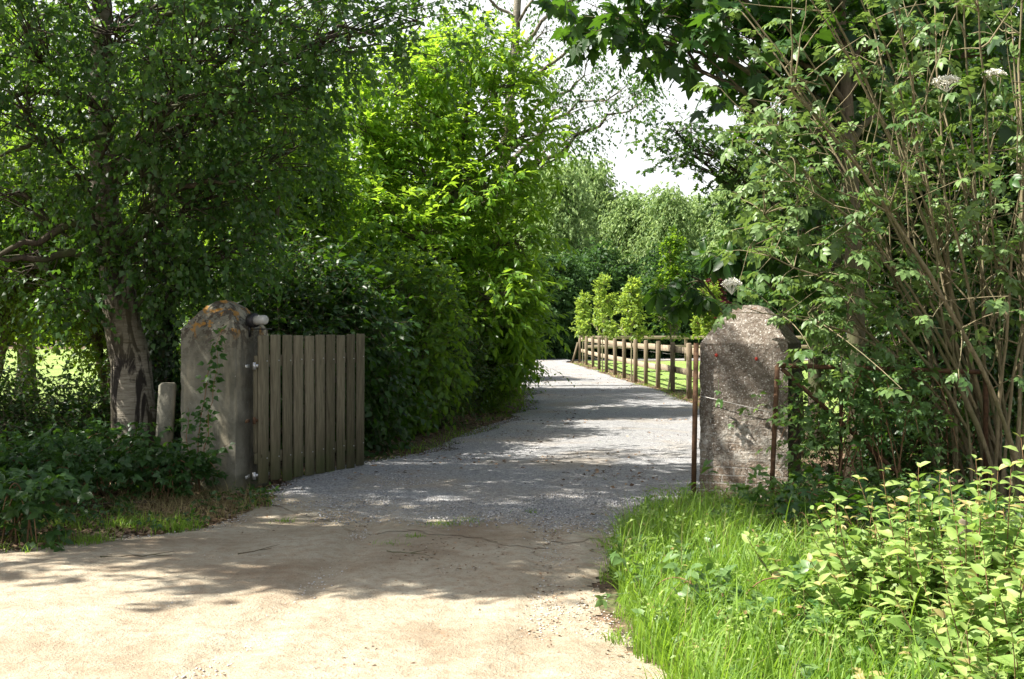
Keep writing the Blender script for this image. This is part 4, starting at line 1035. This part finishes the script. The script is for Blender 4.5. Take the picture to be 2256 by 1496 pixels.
# elder: fan of arching stems
def elder():
    rng = np.random.default_rng(15)
    B0 = np.array([Xa(2190, 11.3), 11.3, 0])
    root = empty('elder_shrub', B0); tag(root, 'large elder with a fan of tan arching stems and pinnate leaves on the right', 'shrub')
    ends = [(1560, -60), (1640, 30), (1690, 120), (1700, 300), (1730, 60), (1790, -40), (1840, 60), (1890, -60), (1930, 40), (1980, -60), (2020, 50), (2060, -60), (2110, 20), (2160, -80), (2210, 30), (2260, -60), (2310, 60), (2380, 100), (2420, 0), (2350, 300), (2440, 400),
            (1780, 430), (1850, 300), (1960, 250), (2060, 300), (2150, 260), (2240, 350), (1900, 480), (1680, 470)]
    mt, mw, ml = MB(), MB(), MB(); tipp, tipd, stp = [], [], []
    for i, (px, py) in enumerate(ends):
        Ye = 11.0 + rng.uniform(-1.1, 1.3); e = at(px, py, Ye)
        b = B0 + np.array([rng.uniform(-.42, .32), rng.uniform(-.3, .4), -.04])
        up = b + (e - b) * np.array([.28, .3, .55]) + rng.normal(0, .06, 3)
        K = 16; P = bez(b[None], up[None], e[None], K)[0]; P[1:] += np.cumsum(rng.normal(0, .009, (K - 1, 3)), 0)
        stp.append(P[3:])
        r0 = rng.uniform(.013, .030); tubes(mt, P[None], np.linspace(r0, .007, K)[None] * (1 + .1 * rng.normal(0, 1, (1, K))), 8)
        # side branches
        for j in range(rng.integers(5, 9)):
            k = rng.integers(5, K - 1); s = P[k]; d = nrm(P[k] - P[k - 1]) * .6 + rng.normal(0, .5, 3) * [1, .7, .7] + [0, -.1, .1]; L = rng.uniform(.35, 1.0)
            m_ = s + d * L * .5 + rng.normal(0, .03, 3); q = s + nrm(d) * L + [0, 0, .12]
            Q = bez(s[None], m_[None], q[None], 6)[0]; Q[1:] += rng.normal(0, .008, (5, 3)); tubes(mw, Q[None], np.linspace(.009, .0035, 6)[None], 5)
            if rng.uniform() < .45: tipp.append(q); tipd.append(d)
            if rng.uniform() < .35: tipp.append(Q[3]); tipd.append(rng.normal(0, .5, 3) + [0, 0, .3])
            if rng.uniform() < .5:
                s2 = Q[3]; d2 = rng.normal(0, .5, 3); tubes(mw, bez(s2[None], (s2 + d2 * .15)[None], (s2 + d2 * .35 + [0, 0, .05])[None], 4), np.array([[.005, .004, .003, .002]]), 4)
        for k in (K - 1, K - 2, K - 4): tipp.append(P[k]); tipd.append(P[k] - P[k - 2] + rng.normal(0, .1, 3))
    # low boughs reaching left over the brick pillar and across the mesh gate
    for p in ([(2150, 1000, 11.3), (2060, 860, 11.2), (1960, 770, 11), (1820, 715, 10.8), (1680, 690, 10.6)], [(2140, 960, 11.2), (2020, 760, 11), (1900, 650, 10.8), (1780, 600, 10.7), (1650, 545, 10.6)],
              [(2150, 900, 11.2), (2050, 700, 11), (1950, 560, 10.8), (1850, 450, 10.6), (1750, 400, 10.5)], [(2150, 1050, 11.3), (2090, 920, 11.3), (1990, 800, 11.2), (1900, 720, 11.1), (1800, 680, 11)],
              [(1960, 770, 11), (1930, 790, 11), (1880, 800, 11), (1780, 690, 10.7)]):
        q = smooth_path(np.array([at(*a) for a in p]), 14); q[1:-1] += rng.normal(0, .008, (12, 3)); tubes(mt, q[None], np.linspace(.018, .005, 14)[None], 7); stp.append(q)
        for k in range(6, 14):
            for _ in range(2):
                d = rng.normal(0, .5, 3) + [-.2, -.1, .35]; L = rng.uniform(.15, .4); tubes(mw, bez(q[k][None], (q[k] + d * L * .5)[None], (q[k] + d * L)[None], 4), np.array([[.005, .004, .003, .002]]), 4)
                tipp.append(q[k] + d * L); tipd.append(d)
    # sunny left flank of leaves
    for k in range(75):
        p = at(rng.normal(1715, 50), rng.uniform(230, 560), 11.2 + rng.normal(0, .5)); tipp.append(p); tipd.append(rng.normal(0, .5, 3) + [-.3, -.3, .3])
    for k in range(45):
        p = at(rng.uniform(1780, 2256), rng.uniform(0, 900), 10.6 + rng.normal(0, .5)); tipp.append(p); tipd.append(rng.normal(0, .5, 3) + [-.3, -.3, .2])
    stp = np.concatenate(stp)
    for p in tipp[-120:]:
        a_ = stp[np.argmin(((stp - p) ** 2).sum(1) + .6 * np.maximum(0, stp[:, 2] - p[2]))]; m_ = (a_ + p) / 2 + rng.normal(0, .03, 3) + [0, 0, .05]
        tubes(mw, bez(a_[None], m_[None], p[None], 6), np.linspace(.006, .003, 6)[None], 4)
    tp, td = np.array(tipp), np.array(tipd)
    spray(rng, tp, td, .16, 4, .20, PINN, ml, mw, droop=.25, ang=1.0, grav=.3, up=.9, tr=.004, nj=.35, vjit=.15, tmin=0)
    mt.build('stems', M['elder_bark'], root, True); mw.build('twigs', M['elder_bark'], root); ml.build('foliage', M['elder_leaf'], root)
    for k, (px, py, Y, r) in enumerate([(1612, 626, 10.4, .085), (2085, 180, 10.4, .12), (2190, 165, 10.6, .1)]):
        c = at(px, py, Y); n = int(700 * r / .1); mb = MB(); a = rng.uniform(0, 2 * math.pi, n); q = np.sqrt(rng.uniform(0, 1, n)) * r
        P = c + np.stack([q * np.cos(a), q * np.sin(a) * .9, .035 * (1 - (q / r) ** 2) + rng.normal(0, .008, n)], 1)
        leaves(mb, RHOMB, P, rng.normal(0, 1, (n, 3)), rng.normal(0, .5, (n, 3)) + [0, -.3, 1], .014, rng.uniform(0, 1, n), 1.6)
        tubes(mb, np.stack([np.repeat(c[None] - [0, 0, .09], 24, 0), P[:24] - [0, 0, .004]], 1), np.full((24, 2), .0015), 3)
        mb.build('flower_cluster', M['flower'], root)
elder()

# brambles
def bramble(label, X, Y, w_, d_, h_, n, seed, leafm='bramble_leaf', leaf=.13, name='bramble_bush', tpl=TRI, dense=1.0, group=None, canes=14, climb=False):
    rng = np.random.default_rng(seed); root = empty(name, (X, Y, 0)); tag(root, label, 'bush', group)
    mw, ml = MB(), MB()
    b = np.array([X, Y, 0]) + np.stack([rng.uniform(-.3, .3, canes) * w_, rng.uniform(-.3, .3, canes) * d_, np.full(canes, -.02)], 1)
    a = rng.uniform(0, 2 * math.pi, canes); e = b + np.stack([np.cos(a) * w_ * .45, np.sin(a) * d_ * .45, rng.uniform(.1, .7, canes) * h_], 1)
    m_ = (b + e) / 2 + np.stack([np.zeros(canes), np.zeros(canes), h_ * rng.uniform(.7, 1.3, canes)], 1)
    C = bez(b, m_, e, 12)
    for q in C:
        mc_ = MB(); tubes(mc_, q[None], np.linspace(.007, .003, 12)[None], 5); mc_.build('cane', M['twig_red'], root)
    i = rng.integers(0, canes, n); k = rng.integers(3, 12, n); P = C[i, k] + rng.normal(0, .16, (n, 3)) * [w_ * .7, d_ * .7, h_ * .6]
    P[:, 2] = np.clip(np.abs(P[:, 2]), .04, h_ * 1.05)
    if climb: P = np.stack([X + rng.normal(0, .28, n) * w_, Y + rng.normal(0, .25, n) * d_, rng.uniform(.05, 1, n) * h_ * (1 - .3 * rng.uniform(0, 1, n))], 1); P = P[vnoise(P[:, 0] + 9, P[:, 2], .22, seed) > .42]; n = len(P)
    vb = vnoise(P[:, 0] * 3, P[:, 2] * 3 + P[:, 1] * 2, .6, seed)
    spray(rng, P, rng.normal(0, .6, (n, 3)) + [0, -.3, .5], .18, 3, leaf, tpl, ml, ml, droop=.3, ang=1.1, grav=.15, up=.9, tr=.002, vbase=np.clip(vb, 0, 1), vjit=.15, nj=.45, tmin=.3)
    ml.build('foliage', M[leafm], root)
bramble('bramble climbing through the rusty mesh gate', Xa(1885, 10.8), 10.78, 1.3, .5, 1.4, 650, 101, leafm='bramble_light', leaf=.12, climb=True)
bramble('bramble thicket below the elder stems at the right', Xa(2020, 11.8), 11.9, 1.7, .9, 1.35, 900, 102, climb=True)
bramble('bramble at the foot of the brick pillar on the drive side', Xa(1690, 10.2), 10.3, .8, .4, .36, 45, 103, leaf=.13, leafm='bramble_light')
bramble('bramble in the grass in front of the mesh gate', Xa(1800, 9.2), 9.2, 1.1, 1.2, .38, 110, 104, leaf=.13)
bramble('bramble behind the pale leafy shoots at the right edge', Xa(2080, 9.0), 9.1, 1.7, 1.6, .42, 240, 105, leaf=.13, leafm='dark_leaf')
bramble('low bramble spreading beside the sandy lane', Xa(1700, 6.4), 6.4, 1.0, .9, .3, 110, 106, leaf=.12, leafm='bramble_light')
bramble('dark bramble bush at the far left edge of the verge', Xa(60, 10.6), 10.7, 1.8, 1.1, .62, 380, 107)
bramble('bramble bush beneath the leaning birch trunk', Xa(180, 11.6), 11.9, 1.5, 1.1, .62, 440, 108)
bramble('bramble tangle at the foot of the short leaning post', Xa(350, 11.4), 11.5, .7, .5, .45, 150, 109)
bramble('broad leaved bramble in the lower left corner', Xa(-20, 8.9), 9.1, .9, .8, .5, 120, 110, leaf=.17)
UND = dict(DK, leaf=.07, nodes=40)
shrub('undergrowth_shrub', 'dark undergrowth shrub left of the birch trunk', 'shrub', Xa(90, 14), 14, 2.4, 1.4, .95, UND, M['dark_leaf'], 34, .7)
shrub('undergrowth_shrub', 'dark undergrowth shrub between birch trunk and short post', 'shrub', Xa(400, 14.3), 14.3, 1.1, 1.0, 1.2, UND, M['dark_leaf'], 35, .9)
shrub('undergrowth_shrub', 'undergrowth shrub on the verge under the left side of the chestnut', 'shrub', Xa(900, 20), 20.4, 2.0, 1.6, 1.7, UND, M['dark_leaf'], 36, 1.0)
shrub('undergrowth_shrub', 'undergrowth shrub on the verge right under the chestnut trunk', 'shrub', Xa(1040, 23), 23.6, 1.9, 1.8, 1.6, UND, M['hazel_leaf'], 37, 1.0)
# climbing sapling on the face of the concrete pillar
def climber():
    rng = np.random.default_rng(31); b = at(438, 1070, 11.75); b[2] = 0
    root = empty('climbing_plant', b); tag(root, 'thin leafy sapling growing up the face of the concrete gate pillar', 'plant')
    mw, ml = MB(), MB()
    for p, nleaf in (([(440, 1085, 11.75), (432, 1000, 11.75), (448, 900, 11.75), (462, 790, 11.8), (490, 725, 11.8)], 90), ([(440, 1085, 11.75), (455, 960, 11.7), (470, 860, 11.75), (480, 760, 11.8)], 60), ([(445, 1060, 11.7), (480, 1000, 11.65), (505, 975, 11.6)], 24), ([(440, 1060, 11.7), (410, 970, 11.7), (415, 900, 11.75)], 30)):
        q = smooth_path(np.array([at(*a) for a in p]), 14); q[1:] += rng.normal(0, .008, (13, 3)); tubes(mw, q[None], np.linspace(.007, .002, 14)[None], 5)
        u = rng.uniform(.12, 1, nleaf) * 12.99; i = u.astype(int); P = q[i] + (q[np.minimum(i + 1, 13)] - q[i]) * (u - i)[:, None]
        D = rng.normal(0, .8, (nleaf, 3)) * [1, .4, .4] + [0, -.2, -.15]
        leaves(ml, BIRCH, P + D * .025, D, rng.normal(0, .3, (nleaf, 3)) + [0, -.7, .7], rng.uniform(.045, .08, nleaf), rng.uniform(0, 1, nleaf))
    mw.build('stem', M['twig_red'], root); ml.build('foliage', M['birch_leaf'], root)
climber()

# pale shoots in the foreground
def shoots(label, X, Y, w_, d_, h_, n, seed):
    rng = np.random.default_rng(seed); root = empty('sallow_shrub', (X, Y, 0)); tag(root, label, 'shrub')
    mw, ml, mtip = MB(), MB(), MB()
    u = rng.normal(0, .5, (n, 2)); u = np.clip(u, -1.1, 1.1); b = np.stack([X + u[:, 0] * w_ * .5, Y + u[:, 1] * d_ * .5, np.full(n, -.01)], 1)
    H = h_ * (1 - .35 * np.clip((u ** 2).sum(1), 0, 1.4)) * rng.uniform(.55, 1.1, n)
    e = b + np.stack([u[:, 0] * w_ * .25 + rng.normal(0, .07, n), u[:, 1] * d_ * .25 - .08 + rng.normal(0, .07, n), H], 1)
    m_ = (b + e) / 2 + rng.normal(0, .05, (n, 3)); K = 15; C = bez(b, m_, e, K)
    for q in C:
        ms_ = MB(); tubes(ms_, q[None], np.linspace(.0045, .0018, K)[None], 5); ms_.build('stem', M['twig_red'], root)
    T = nrm(C[:, -1] - C[:, -3])
    for k in range(3, K):
        for s_ in range(2):
            f = k / (K - 1); a = (k * 2.4 + s_ * math.pi + rng.uniform(-.4, .4, n)); d = np.stack([np.cos(a), np.sin(a), np.full(n, .25 + .5 * f)], 1) + rng.normal(0, .18, (n, 3))
            S = (.12 - .06 * f ** 3) * rng.uniform(.4, 1.25, n)
            var = np.clip(rng.uniform(.1, .86, n) , 0, .88)
            var = np.where(rng.uniform(0, 1, n) < (.01 + .28 * (f > .86)), .97, var)
            nn_ = rng.normal(0, .35, (n, 3)) + [0, -.2, 1] - d * .35
            hf = n // 2
            for tp_, a_, b_, w__ in ((CURL, 0, hf, 1.15), (WILLOWL, hf, n, 1.25)): leaves(ml, tp_, C[a_:b_, k] + rng.normal(0, .006, (b_ - a_, 3)), d[a_:b_], nn_[a_:b_], S[a_:b_], var[a_:b_], w__)
    ml.build('foliage', M['shoot_leaf'], root)
shoots('pale leafy sallow shoots filling the lower right corner', 2.3, 5.2, 1.0, 1.2, .68, 88, 201)
shoots('tall sallow shoots with reddish tips in front of the wooden stake', 2.35, 6.1, 1.2, .9, .92, 80, 202)
shoots('low sallow shoots at the bottom edge beside the grass', 1.85, 4.8, .6, .7, .36, 30, 203)
shoots('sallow shoots with red tips between the grass and the stake', 1.85, 6.3, .6, .6, .58, 24, 204)
shoots('slim sallow shoots with curled tips rising left of the wooden stake', Xa(1840, 6.6), 6.6, .35, .3, .74, 7, 206)
shoots('slim sallow shoot with curled tips standing by the wooden stake', Xa(2125, 6.7), 6.7, .25, .2, .84, 5, 207)
shoots('tall sallow shoot arching in at the right edge', 2.75, 6.3, .5, .5, 1.05, 18, 205)

# grass
def grass(name, label, pts, h, seed, matk='grass', wd=.006, bend=.5, var=None):
    rng = np.random.default_rng(seed); n = len(pts); mb = MB()
    a = rng.uniform(0, 2 * math.pi, n); H = h * rng.uniform(.45, 1.2, n) * (np.clip(1.5 - .36 * (pts[:, 1] - 8.2), .38, 1) if h > .3 else 1)
    d = np.stack([np.cos(a), np.sin(a), np.zeros(n)], 1); sd_ = np.stack([-np.sin(a + rng.uniform(-1, 1, n)), np.cos(a), np.zeros(n)], 1)
    sd_ = nrm(sd_); K = 6; t = np.linspace(0, 1, K); bd = bend * rng.uniform(.3, 1.5, n)
    P = pts[:, None] + d[:, None] * (H[:, None] * bd[:, None] * t ** 2)[..., None] + np.array([0, 0, 1.]) * (H[:, None] * (t - .45 * np.minimum(bd, 1.4)[:, None] * t ** 2.5))[..., None]
    W = wd * rng.uniform(.6, 1.4, n)[:, None] * (1 - t ** 1.8)[None] + .0004
    V = np.stack([P - sd_[:, None] * W[..., None] * .5, P + sd_[:, None] * W[..., None] * .5], 2).reshape(-1, 3)
    b = (np.arange(n) * K * 2)[:, None]; k = (np.arange(K - 1) * 2)[None]
    f = np.stack([b + k, b + k + 1, b + k + 3, b + k + 2], -1).reshape(-1, 4)
    vv = rng.uniform(0, 1, n) if var is None else np.clip(var + rng.normal(0, .2, n), 0, 1)
    mb.add(V, f, np.repeat(vv, K * 2)); o = mb.build(name, M[matk], None); tag(o, label, 'grass', kind='stuff'); return o
rng = np.random.default_rng(300)
def scat(n, x0, x1, y0, y1, test, p=None):
    x = rng.uniform(x0, x1, n); y = rng.uniform(y0, y1, n); ok = test(x, y)
    if p is not None: ok &= rng.uniform(0, 1, n) < p(x, y)
    x, y = x[ok], y[ok]; return np.stack([x, y, hgt(x, y)], 1)
edgeR = lambda y: np.interp(y, [4, 5.6, 6.6, 7.25, 9.07, 10.4, 11.3], [.7, .70, .62, .58, .78, 1.15, 1.5])
inL = lambda x, y: ~inpoly(x, y, SAND)
inR = lambda x, y: x > edgeR(y) + .22 * (vnoise(x, y, .4, 3) - .4)
grass('tall_grass', 'lush tall grass on the verge below the brick pillar', scat(42000, .4, 4.5, 4.2, 11.3, inR, lambda x, y: np.clip(.2 + 1.1 * vnoise(x, y, .35, 8), 0, 1) * np.clip(1.3 - .8 * (y - 9.2), .35, 1) * np.clip(1.7 - (x - edgeR(y)) / 1.0, .08, 1)), .36, 1, wd=.0075)
def weeds(name, label, pts, seed, leaf, mat, tpl=OVATE, hh=.2):
    rng = np.random.default_rng(seed); n = len(pts); ml = MB(); P = pts + np.stack([np.zeros(n), np.zeros(n), rng.uniform(.02, hh, n)], 1)
    spray(rng, P, rng.normal(0, .6, (n, 3)) + [0, -.2, .7], .1, 5, leaf, tpl, ml, ml, droop=.2, ang=1.1, grav=.1, up=1, tr=.0015, vjit=.2, tmin=0)
    tag(ml.build(name, M[mat], None), label, 'weeds', kind='stuff')
weeds('verge_weeds', 'small leafy weeds growing through the tall grass', scat(3800, .5, 4.2, 4.2, 11.0, inR, lambda x, y: np.clip(2 * vnoise(x, y, .5, 51) - .7, 0, 1)), 61, .05, 'bramble_light', hh=.22)
weeds('weed_sprigs', 'fine pale weed sprigs along the edge of the tall grass', scat(2600, .5, 2.0, 4.2, 10.0, inR, lambda x, y: np.clip(2 * vnoise(x, y, .4, 52) - .6, 0, 1)), 62, .035, 'shoot_leaf', RHOMB, .3)
weeds('left_weeds', 'low leafy weeds on the shaded left verge', scat(1500, -5.5, -2, 9, 12.3, inL, lambda x, y: np.clip(2 * vnoise(x, y, .5, 53) - .7, 0, 1)), 63, .05, 'bramble_leaf', hh=.1)
grass('broad_grass', 'broad arching grass blades rising from the verge', scat(5000, .6, 3.2, 4.4, 10.4, inR, lambda x, y: np.clip(1.8 * vnoise(x, y, .3, 58) - .5, 0, 1)), .46, 9, wd=.012, bend=.75)
grass('dry_stems', 'dry straw coloured stems standing in the tall grass', scat(3500, .5, 3.6, 4.4, 11, inR, lambda x, y: x * 0 + .35), .42, 8, 'dry_grass', .0035, .35)
grass('short_grass', 'short grass creeping onto the sand along the right verge', scat(16000, .3, 1.6, 4.2, 11.3, lambda x, y: x > edgeR(y) - .12 + .3 * (vnoise(x, y, .3, 4) - .3), lambda x, y: np.clip(1.3 * vnoise(x, y, .25, 9), 0, 1)), .14, 2, wd=.005, bend=.9)
grass('verge_grass', 'thin grass on the left verge before the concrete pillar', scat(60000, -5.5, -1.6, 7.8, 12.2, lambda x, y: inL(x, y) | (pdist(x, y, SAND) < .35 * vnoise(x, y, .4, 71)), lambda x, y: .6 * np.clip(2.6 * vnoise(x, y, .38, 21) - 1.35, 0, 1) * np.clip(1.5 - (y - (8.6 + .45 * (x + 3.6))) / 1.6, 0, 1)), .14, 3, wd=.006, bend=.8)
grass('sprout_grass', 'sparse grass sprouts in the middle of the gravel', scat(30000, -1.2, 3.5, 9.5, 34, lambda x, y: (vnoise(x, y, .8, 31) > .72) & (x > np.interp(y, LE[:, 0], LE[:, 1]) + .3) & (x < np.interp(y, RE[:, 0], RE[:, 1])), lambda x, y: x * 0 + .25), .05, 4, wd=.005, bend=1)
def tuft(cx, cy, r, n): a = rng.uniform(0, 2 * math.pi, n); q = np.abs(rng.normal(0, .6, n)) * r; x = cx + q * np.cos(a) * 1.6; y = cy + q * np.sin(a); return np.stack([x, y, hgt(x, y) + .015], 1)
grass('drive_tufts', 'small grass tufts where the gravel runs out into the sand', np.concatenate([tuft(*a) for a in ((-.55, 9.9, .16, 130), (-.35, 10.1, .14, 90), (-.75, 9.3, .1, 50), (-.9, 9.0, .08, 30), (1.2, 16.5, .3, 160), (1.0, 12.8, .12, 50), (-1.9, 10.2, .12, 60), (.15, 10.5, .08, 40), (1.9, 20.5, .35, 120))]), .06, 10, wd=.005, bend=1)
grass('dry_grass', 'dry grass stems among the left verge plants', scat(9000, -5.5, -2, 9, 12.3, inL, lambda x, y: np.clip(2 * vnoise(x, y, .4, 22) - .8, 0, 1)), .2, 5, 'dry_grass', .004, .9)
grass('drive_edge_grass', 'grass and seedlings along both edges of the gravel drive', np.concatenate([scat(50000, -3, 2, 12.5, 45, lambda x, y: np.abs(x - np.interp(y, LE[:, 0], LE[:, 1]) + .25) < .4, lambda x, y: np.clip(2 * vnoise(x, y, .7, 23) - .8, 0, 1)),
       scat(30000, 2, 4.5, 12.5, 55, lambda x, y: np.abs(x - np.interp(y, RE[:, 0], RE[:, 1]) - .2) < .3, lambda x, y: np.clip(2 * vnoise(x, y, .9, 24) - 1.0, 0, 1))]), .10, 6, wd=.008, bend=.8)
pg = scat(90000, 4.3, 16, 15, 58, lambda x, y: (x > 4.3) & (np.abs((x / y) * F + HX - 1540) < 900)); grass('paddock_grass', 'short sunlit grass in the paddock', pg, .06, 7, wd=.012, bend=.8)

# loose stones, litter, twigs
def stones(name, label, pts, smin, smax, seed, big=False, tan=False):
    rng = np.random.default_rng(seed); n = len(pts)
    o_ = np.array([[1, 0, 0], [-1, 0, 0], [0, 1, 0], [0, -1, 0], [0, 0, .8], [0, 0, -.6]], float)
    V = o_[None] * rng.uniform(.6, 1.2, (n, 6, 1)) + rng.normal(0, .12, (n, 6, 3)); s = rng.uniform(0, 1, n) ** 2 * (smax - smin) + smin
    a = rng.uniform(0, 2 * math.pi, n); c, s_ = np.cos(a)[:, None], np.sin(a)[:, None]
    V = np.stack([V[..., 0] * c - V[..., 1] * s_, V[..., 0] * s_ + V[..., 1] * c, V[..., 2] * .7], -1) * s[:, None, None] + pts[:, None]
    f0 = np.array([[0, 2, 4], [2, 1, 4], [1, 3, 4], [3, 0, 4], [2, 0, 5], [1, 2, 5], [3, 1, 5], [0, 3, 5]])
    f = (f0[None] + (np.arange(n) * 6)[:, None, None]).reshape(-1, 3)
    mb = MB(); v = rng.uniform(0, .95, n)
    if tan: v = np.clip(rng.uniform(.75, 1.05, n), 0, 1)
    mb.add(V.reshape(-1, 3), f, np.repeat(v, 6)); tag(mb.build(name, M['stone'], None), label, 'gravel', kind='stuff')
def drv(n, y0, y1, p):
    y = y0 * (y1 / y0) ** rng.uniform(0, 1, n); l = np.interp(y, LE[:, 0], LE[:, 1]) - .15; r = np.interp(y, RE[:, 0], RE[:, 1]) + .1
    x = l + (r - l) * rng.uniform(0, 1, n); ok = rng.uniform(0, 1, n) < p(x, y); x, y = x[ok], y[ok]
    return np.stack([x, y, hgt(x, y) + .045], 1)
stones('gravel_stones', 'loose grey gravel stones over the drive', drv(110000, 8.8, 34, lambda x, y: np.clip((y + .55 * x - 9.3 + 1.2 * (vnoise(x, y, .5, 61) - .5)) / 2.6, 0, 1)), .005, .014, 1)
stones('pebbles', 'pebbles and crumbs lying on the sandy lane', scat(60000, -5.5, 1.2, 4.6, 11.8, lambda x, y: inpoly(x, y, SAND), lambda x, y: np.clip(2.4 * vnoise(x, y, .5, 41) - .8 + .12 * (y - 8), 0, 1)) + [0, 0, .014], .002, .011, 2, tan=True)
def litter(pts, seed, name, label, s0=.03, s1=.07):
    rng = np.random.default_rng(seed); n = len(pts); mb = MB()
    leaves(mb, RHOMB, pts + [0, 0, .012], rng.normal(0, 1, (n, 3)) * [1, 1, .15], rng.normal(0, .3, (n, 3)) + [0, 0, 1], rng.uniform(s0, s1, n), rng.uniform(0, 1, n), 1.3)
    tag(mb.build(name, M['litter'], None), label, 'leaves', kind='stuff')
litter(scat(16000, -6, -1.4, 8.2, 13, inL), 1, 'leaf_litter', 'brown dead leaves on the left verge')
litter(scat(22000, -5.5, 1.2, 5, 12, lambda x, y: inpoly(x, y, SAND), lambda x, y: np.clip(vnoise(x, y, .7, 43) * 2.2 - 1.0 + .1 * (y - 8) + .8 * np.clip(1 - pdist(x, y, SAND) / .6, 0, 1), 0, 1) * .6) + [0, 0, .008], 2, 'lane_litter', 'scattered dead leaves and bud scales on the sandy lane', .007, .03)
litter(drv(5000, 10, 50, lambda x, y: np.clip(2.4 * vnoise(x, y, 1.0, 44) - 1.1, 0, 1)), 3, 'drive_litter', 'brown leaf debris drifted on the gravel', .02, .06)
litter(np.concatenate([scat(9000, -3, 1, 13, 34, lambda x, y: (x < np.interp(y, LE[:, 0], LE[:, 1])) & (x > np.interp(y, LE[:, 0], LE[:, 1]) - 1.2)), scat(8000, 2.6, 4.6, 20, 58, lambda x, y: (x > np.interp(y, RE[:, 0], RE[:, 1])) & (x < np.interp(y, RE[:, 0], RE[:, 1]) + .8))]), 4, 'bark_mulch', 'brown bark mulch along the edges of the drive', .03, .07)
def sticks():
    rng = np.random.default_rng(4)
    for k, (px, py, L, a, r, lb) in enumerate([(250, 1118, .75, .35, .012, 'pale fallen branch lying on the litter before the concrete pillar'), (300, 1235, .5, .1, .006, 'thin stick lying on the sand below the left verge'), (560, 1225, .3, .7, .005, 'short dark twig on the shaded sand'),
                                               (230, 1300, .9, .25, .005, 'long thin twig on the sand at the lower left'), (900, 1230, .35, -.4, .004, 'small twig on the sand near the middle of the lane'), (1120, 1080, .3, .1, .006, 'bit of brown twig on the gravel by the gate')]):
        Y = F * CAMH / (py - HY); c = np.array([(px - HX) / F * Y, Y, .035]); d = np.array([math.cos(a), math.sin(a), 0]) * L
        q = c + np.linspace(-.5, .5, 8)[:, None] * d + rng.normal(0, .012, (8, 3)) * [1, 1, .3]; mb = MB(); tubes(mb, q[None], np.linspace(r, r * .4, 8)[None], 6)
        s = q[4]; mb2 = np.array([s, s + d * .15 + [.04, .06, .01], s + d * .25 + [.06, .12, .01]]); tubes(mb, mb2[None], np.array([[r * .6, r * .4, r * .2]]), 5)
        tag(mb.build('fallen_stick', M['bark'], None), lb, 'stick', 'fallen sticks on the ground')
sticks()
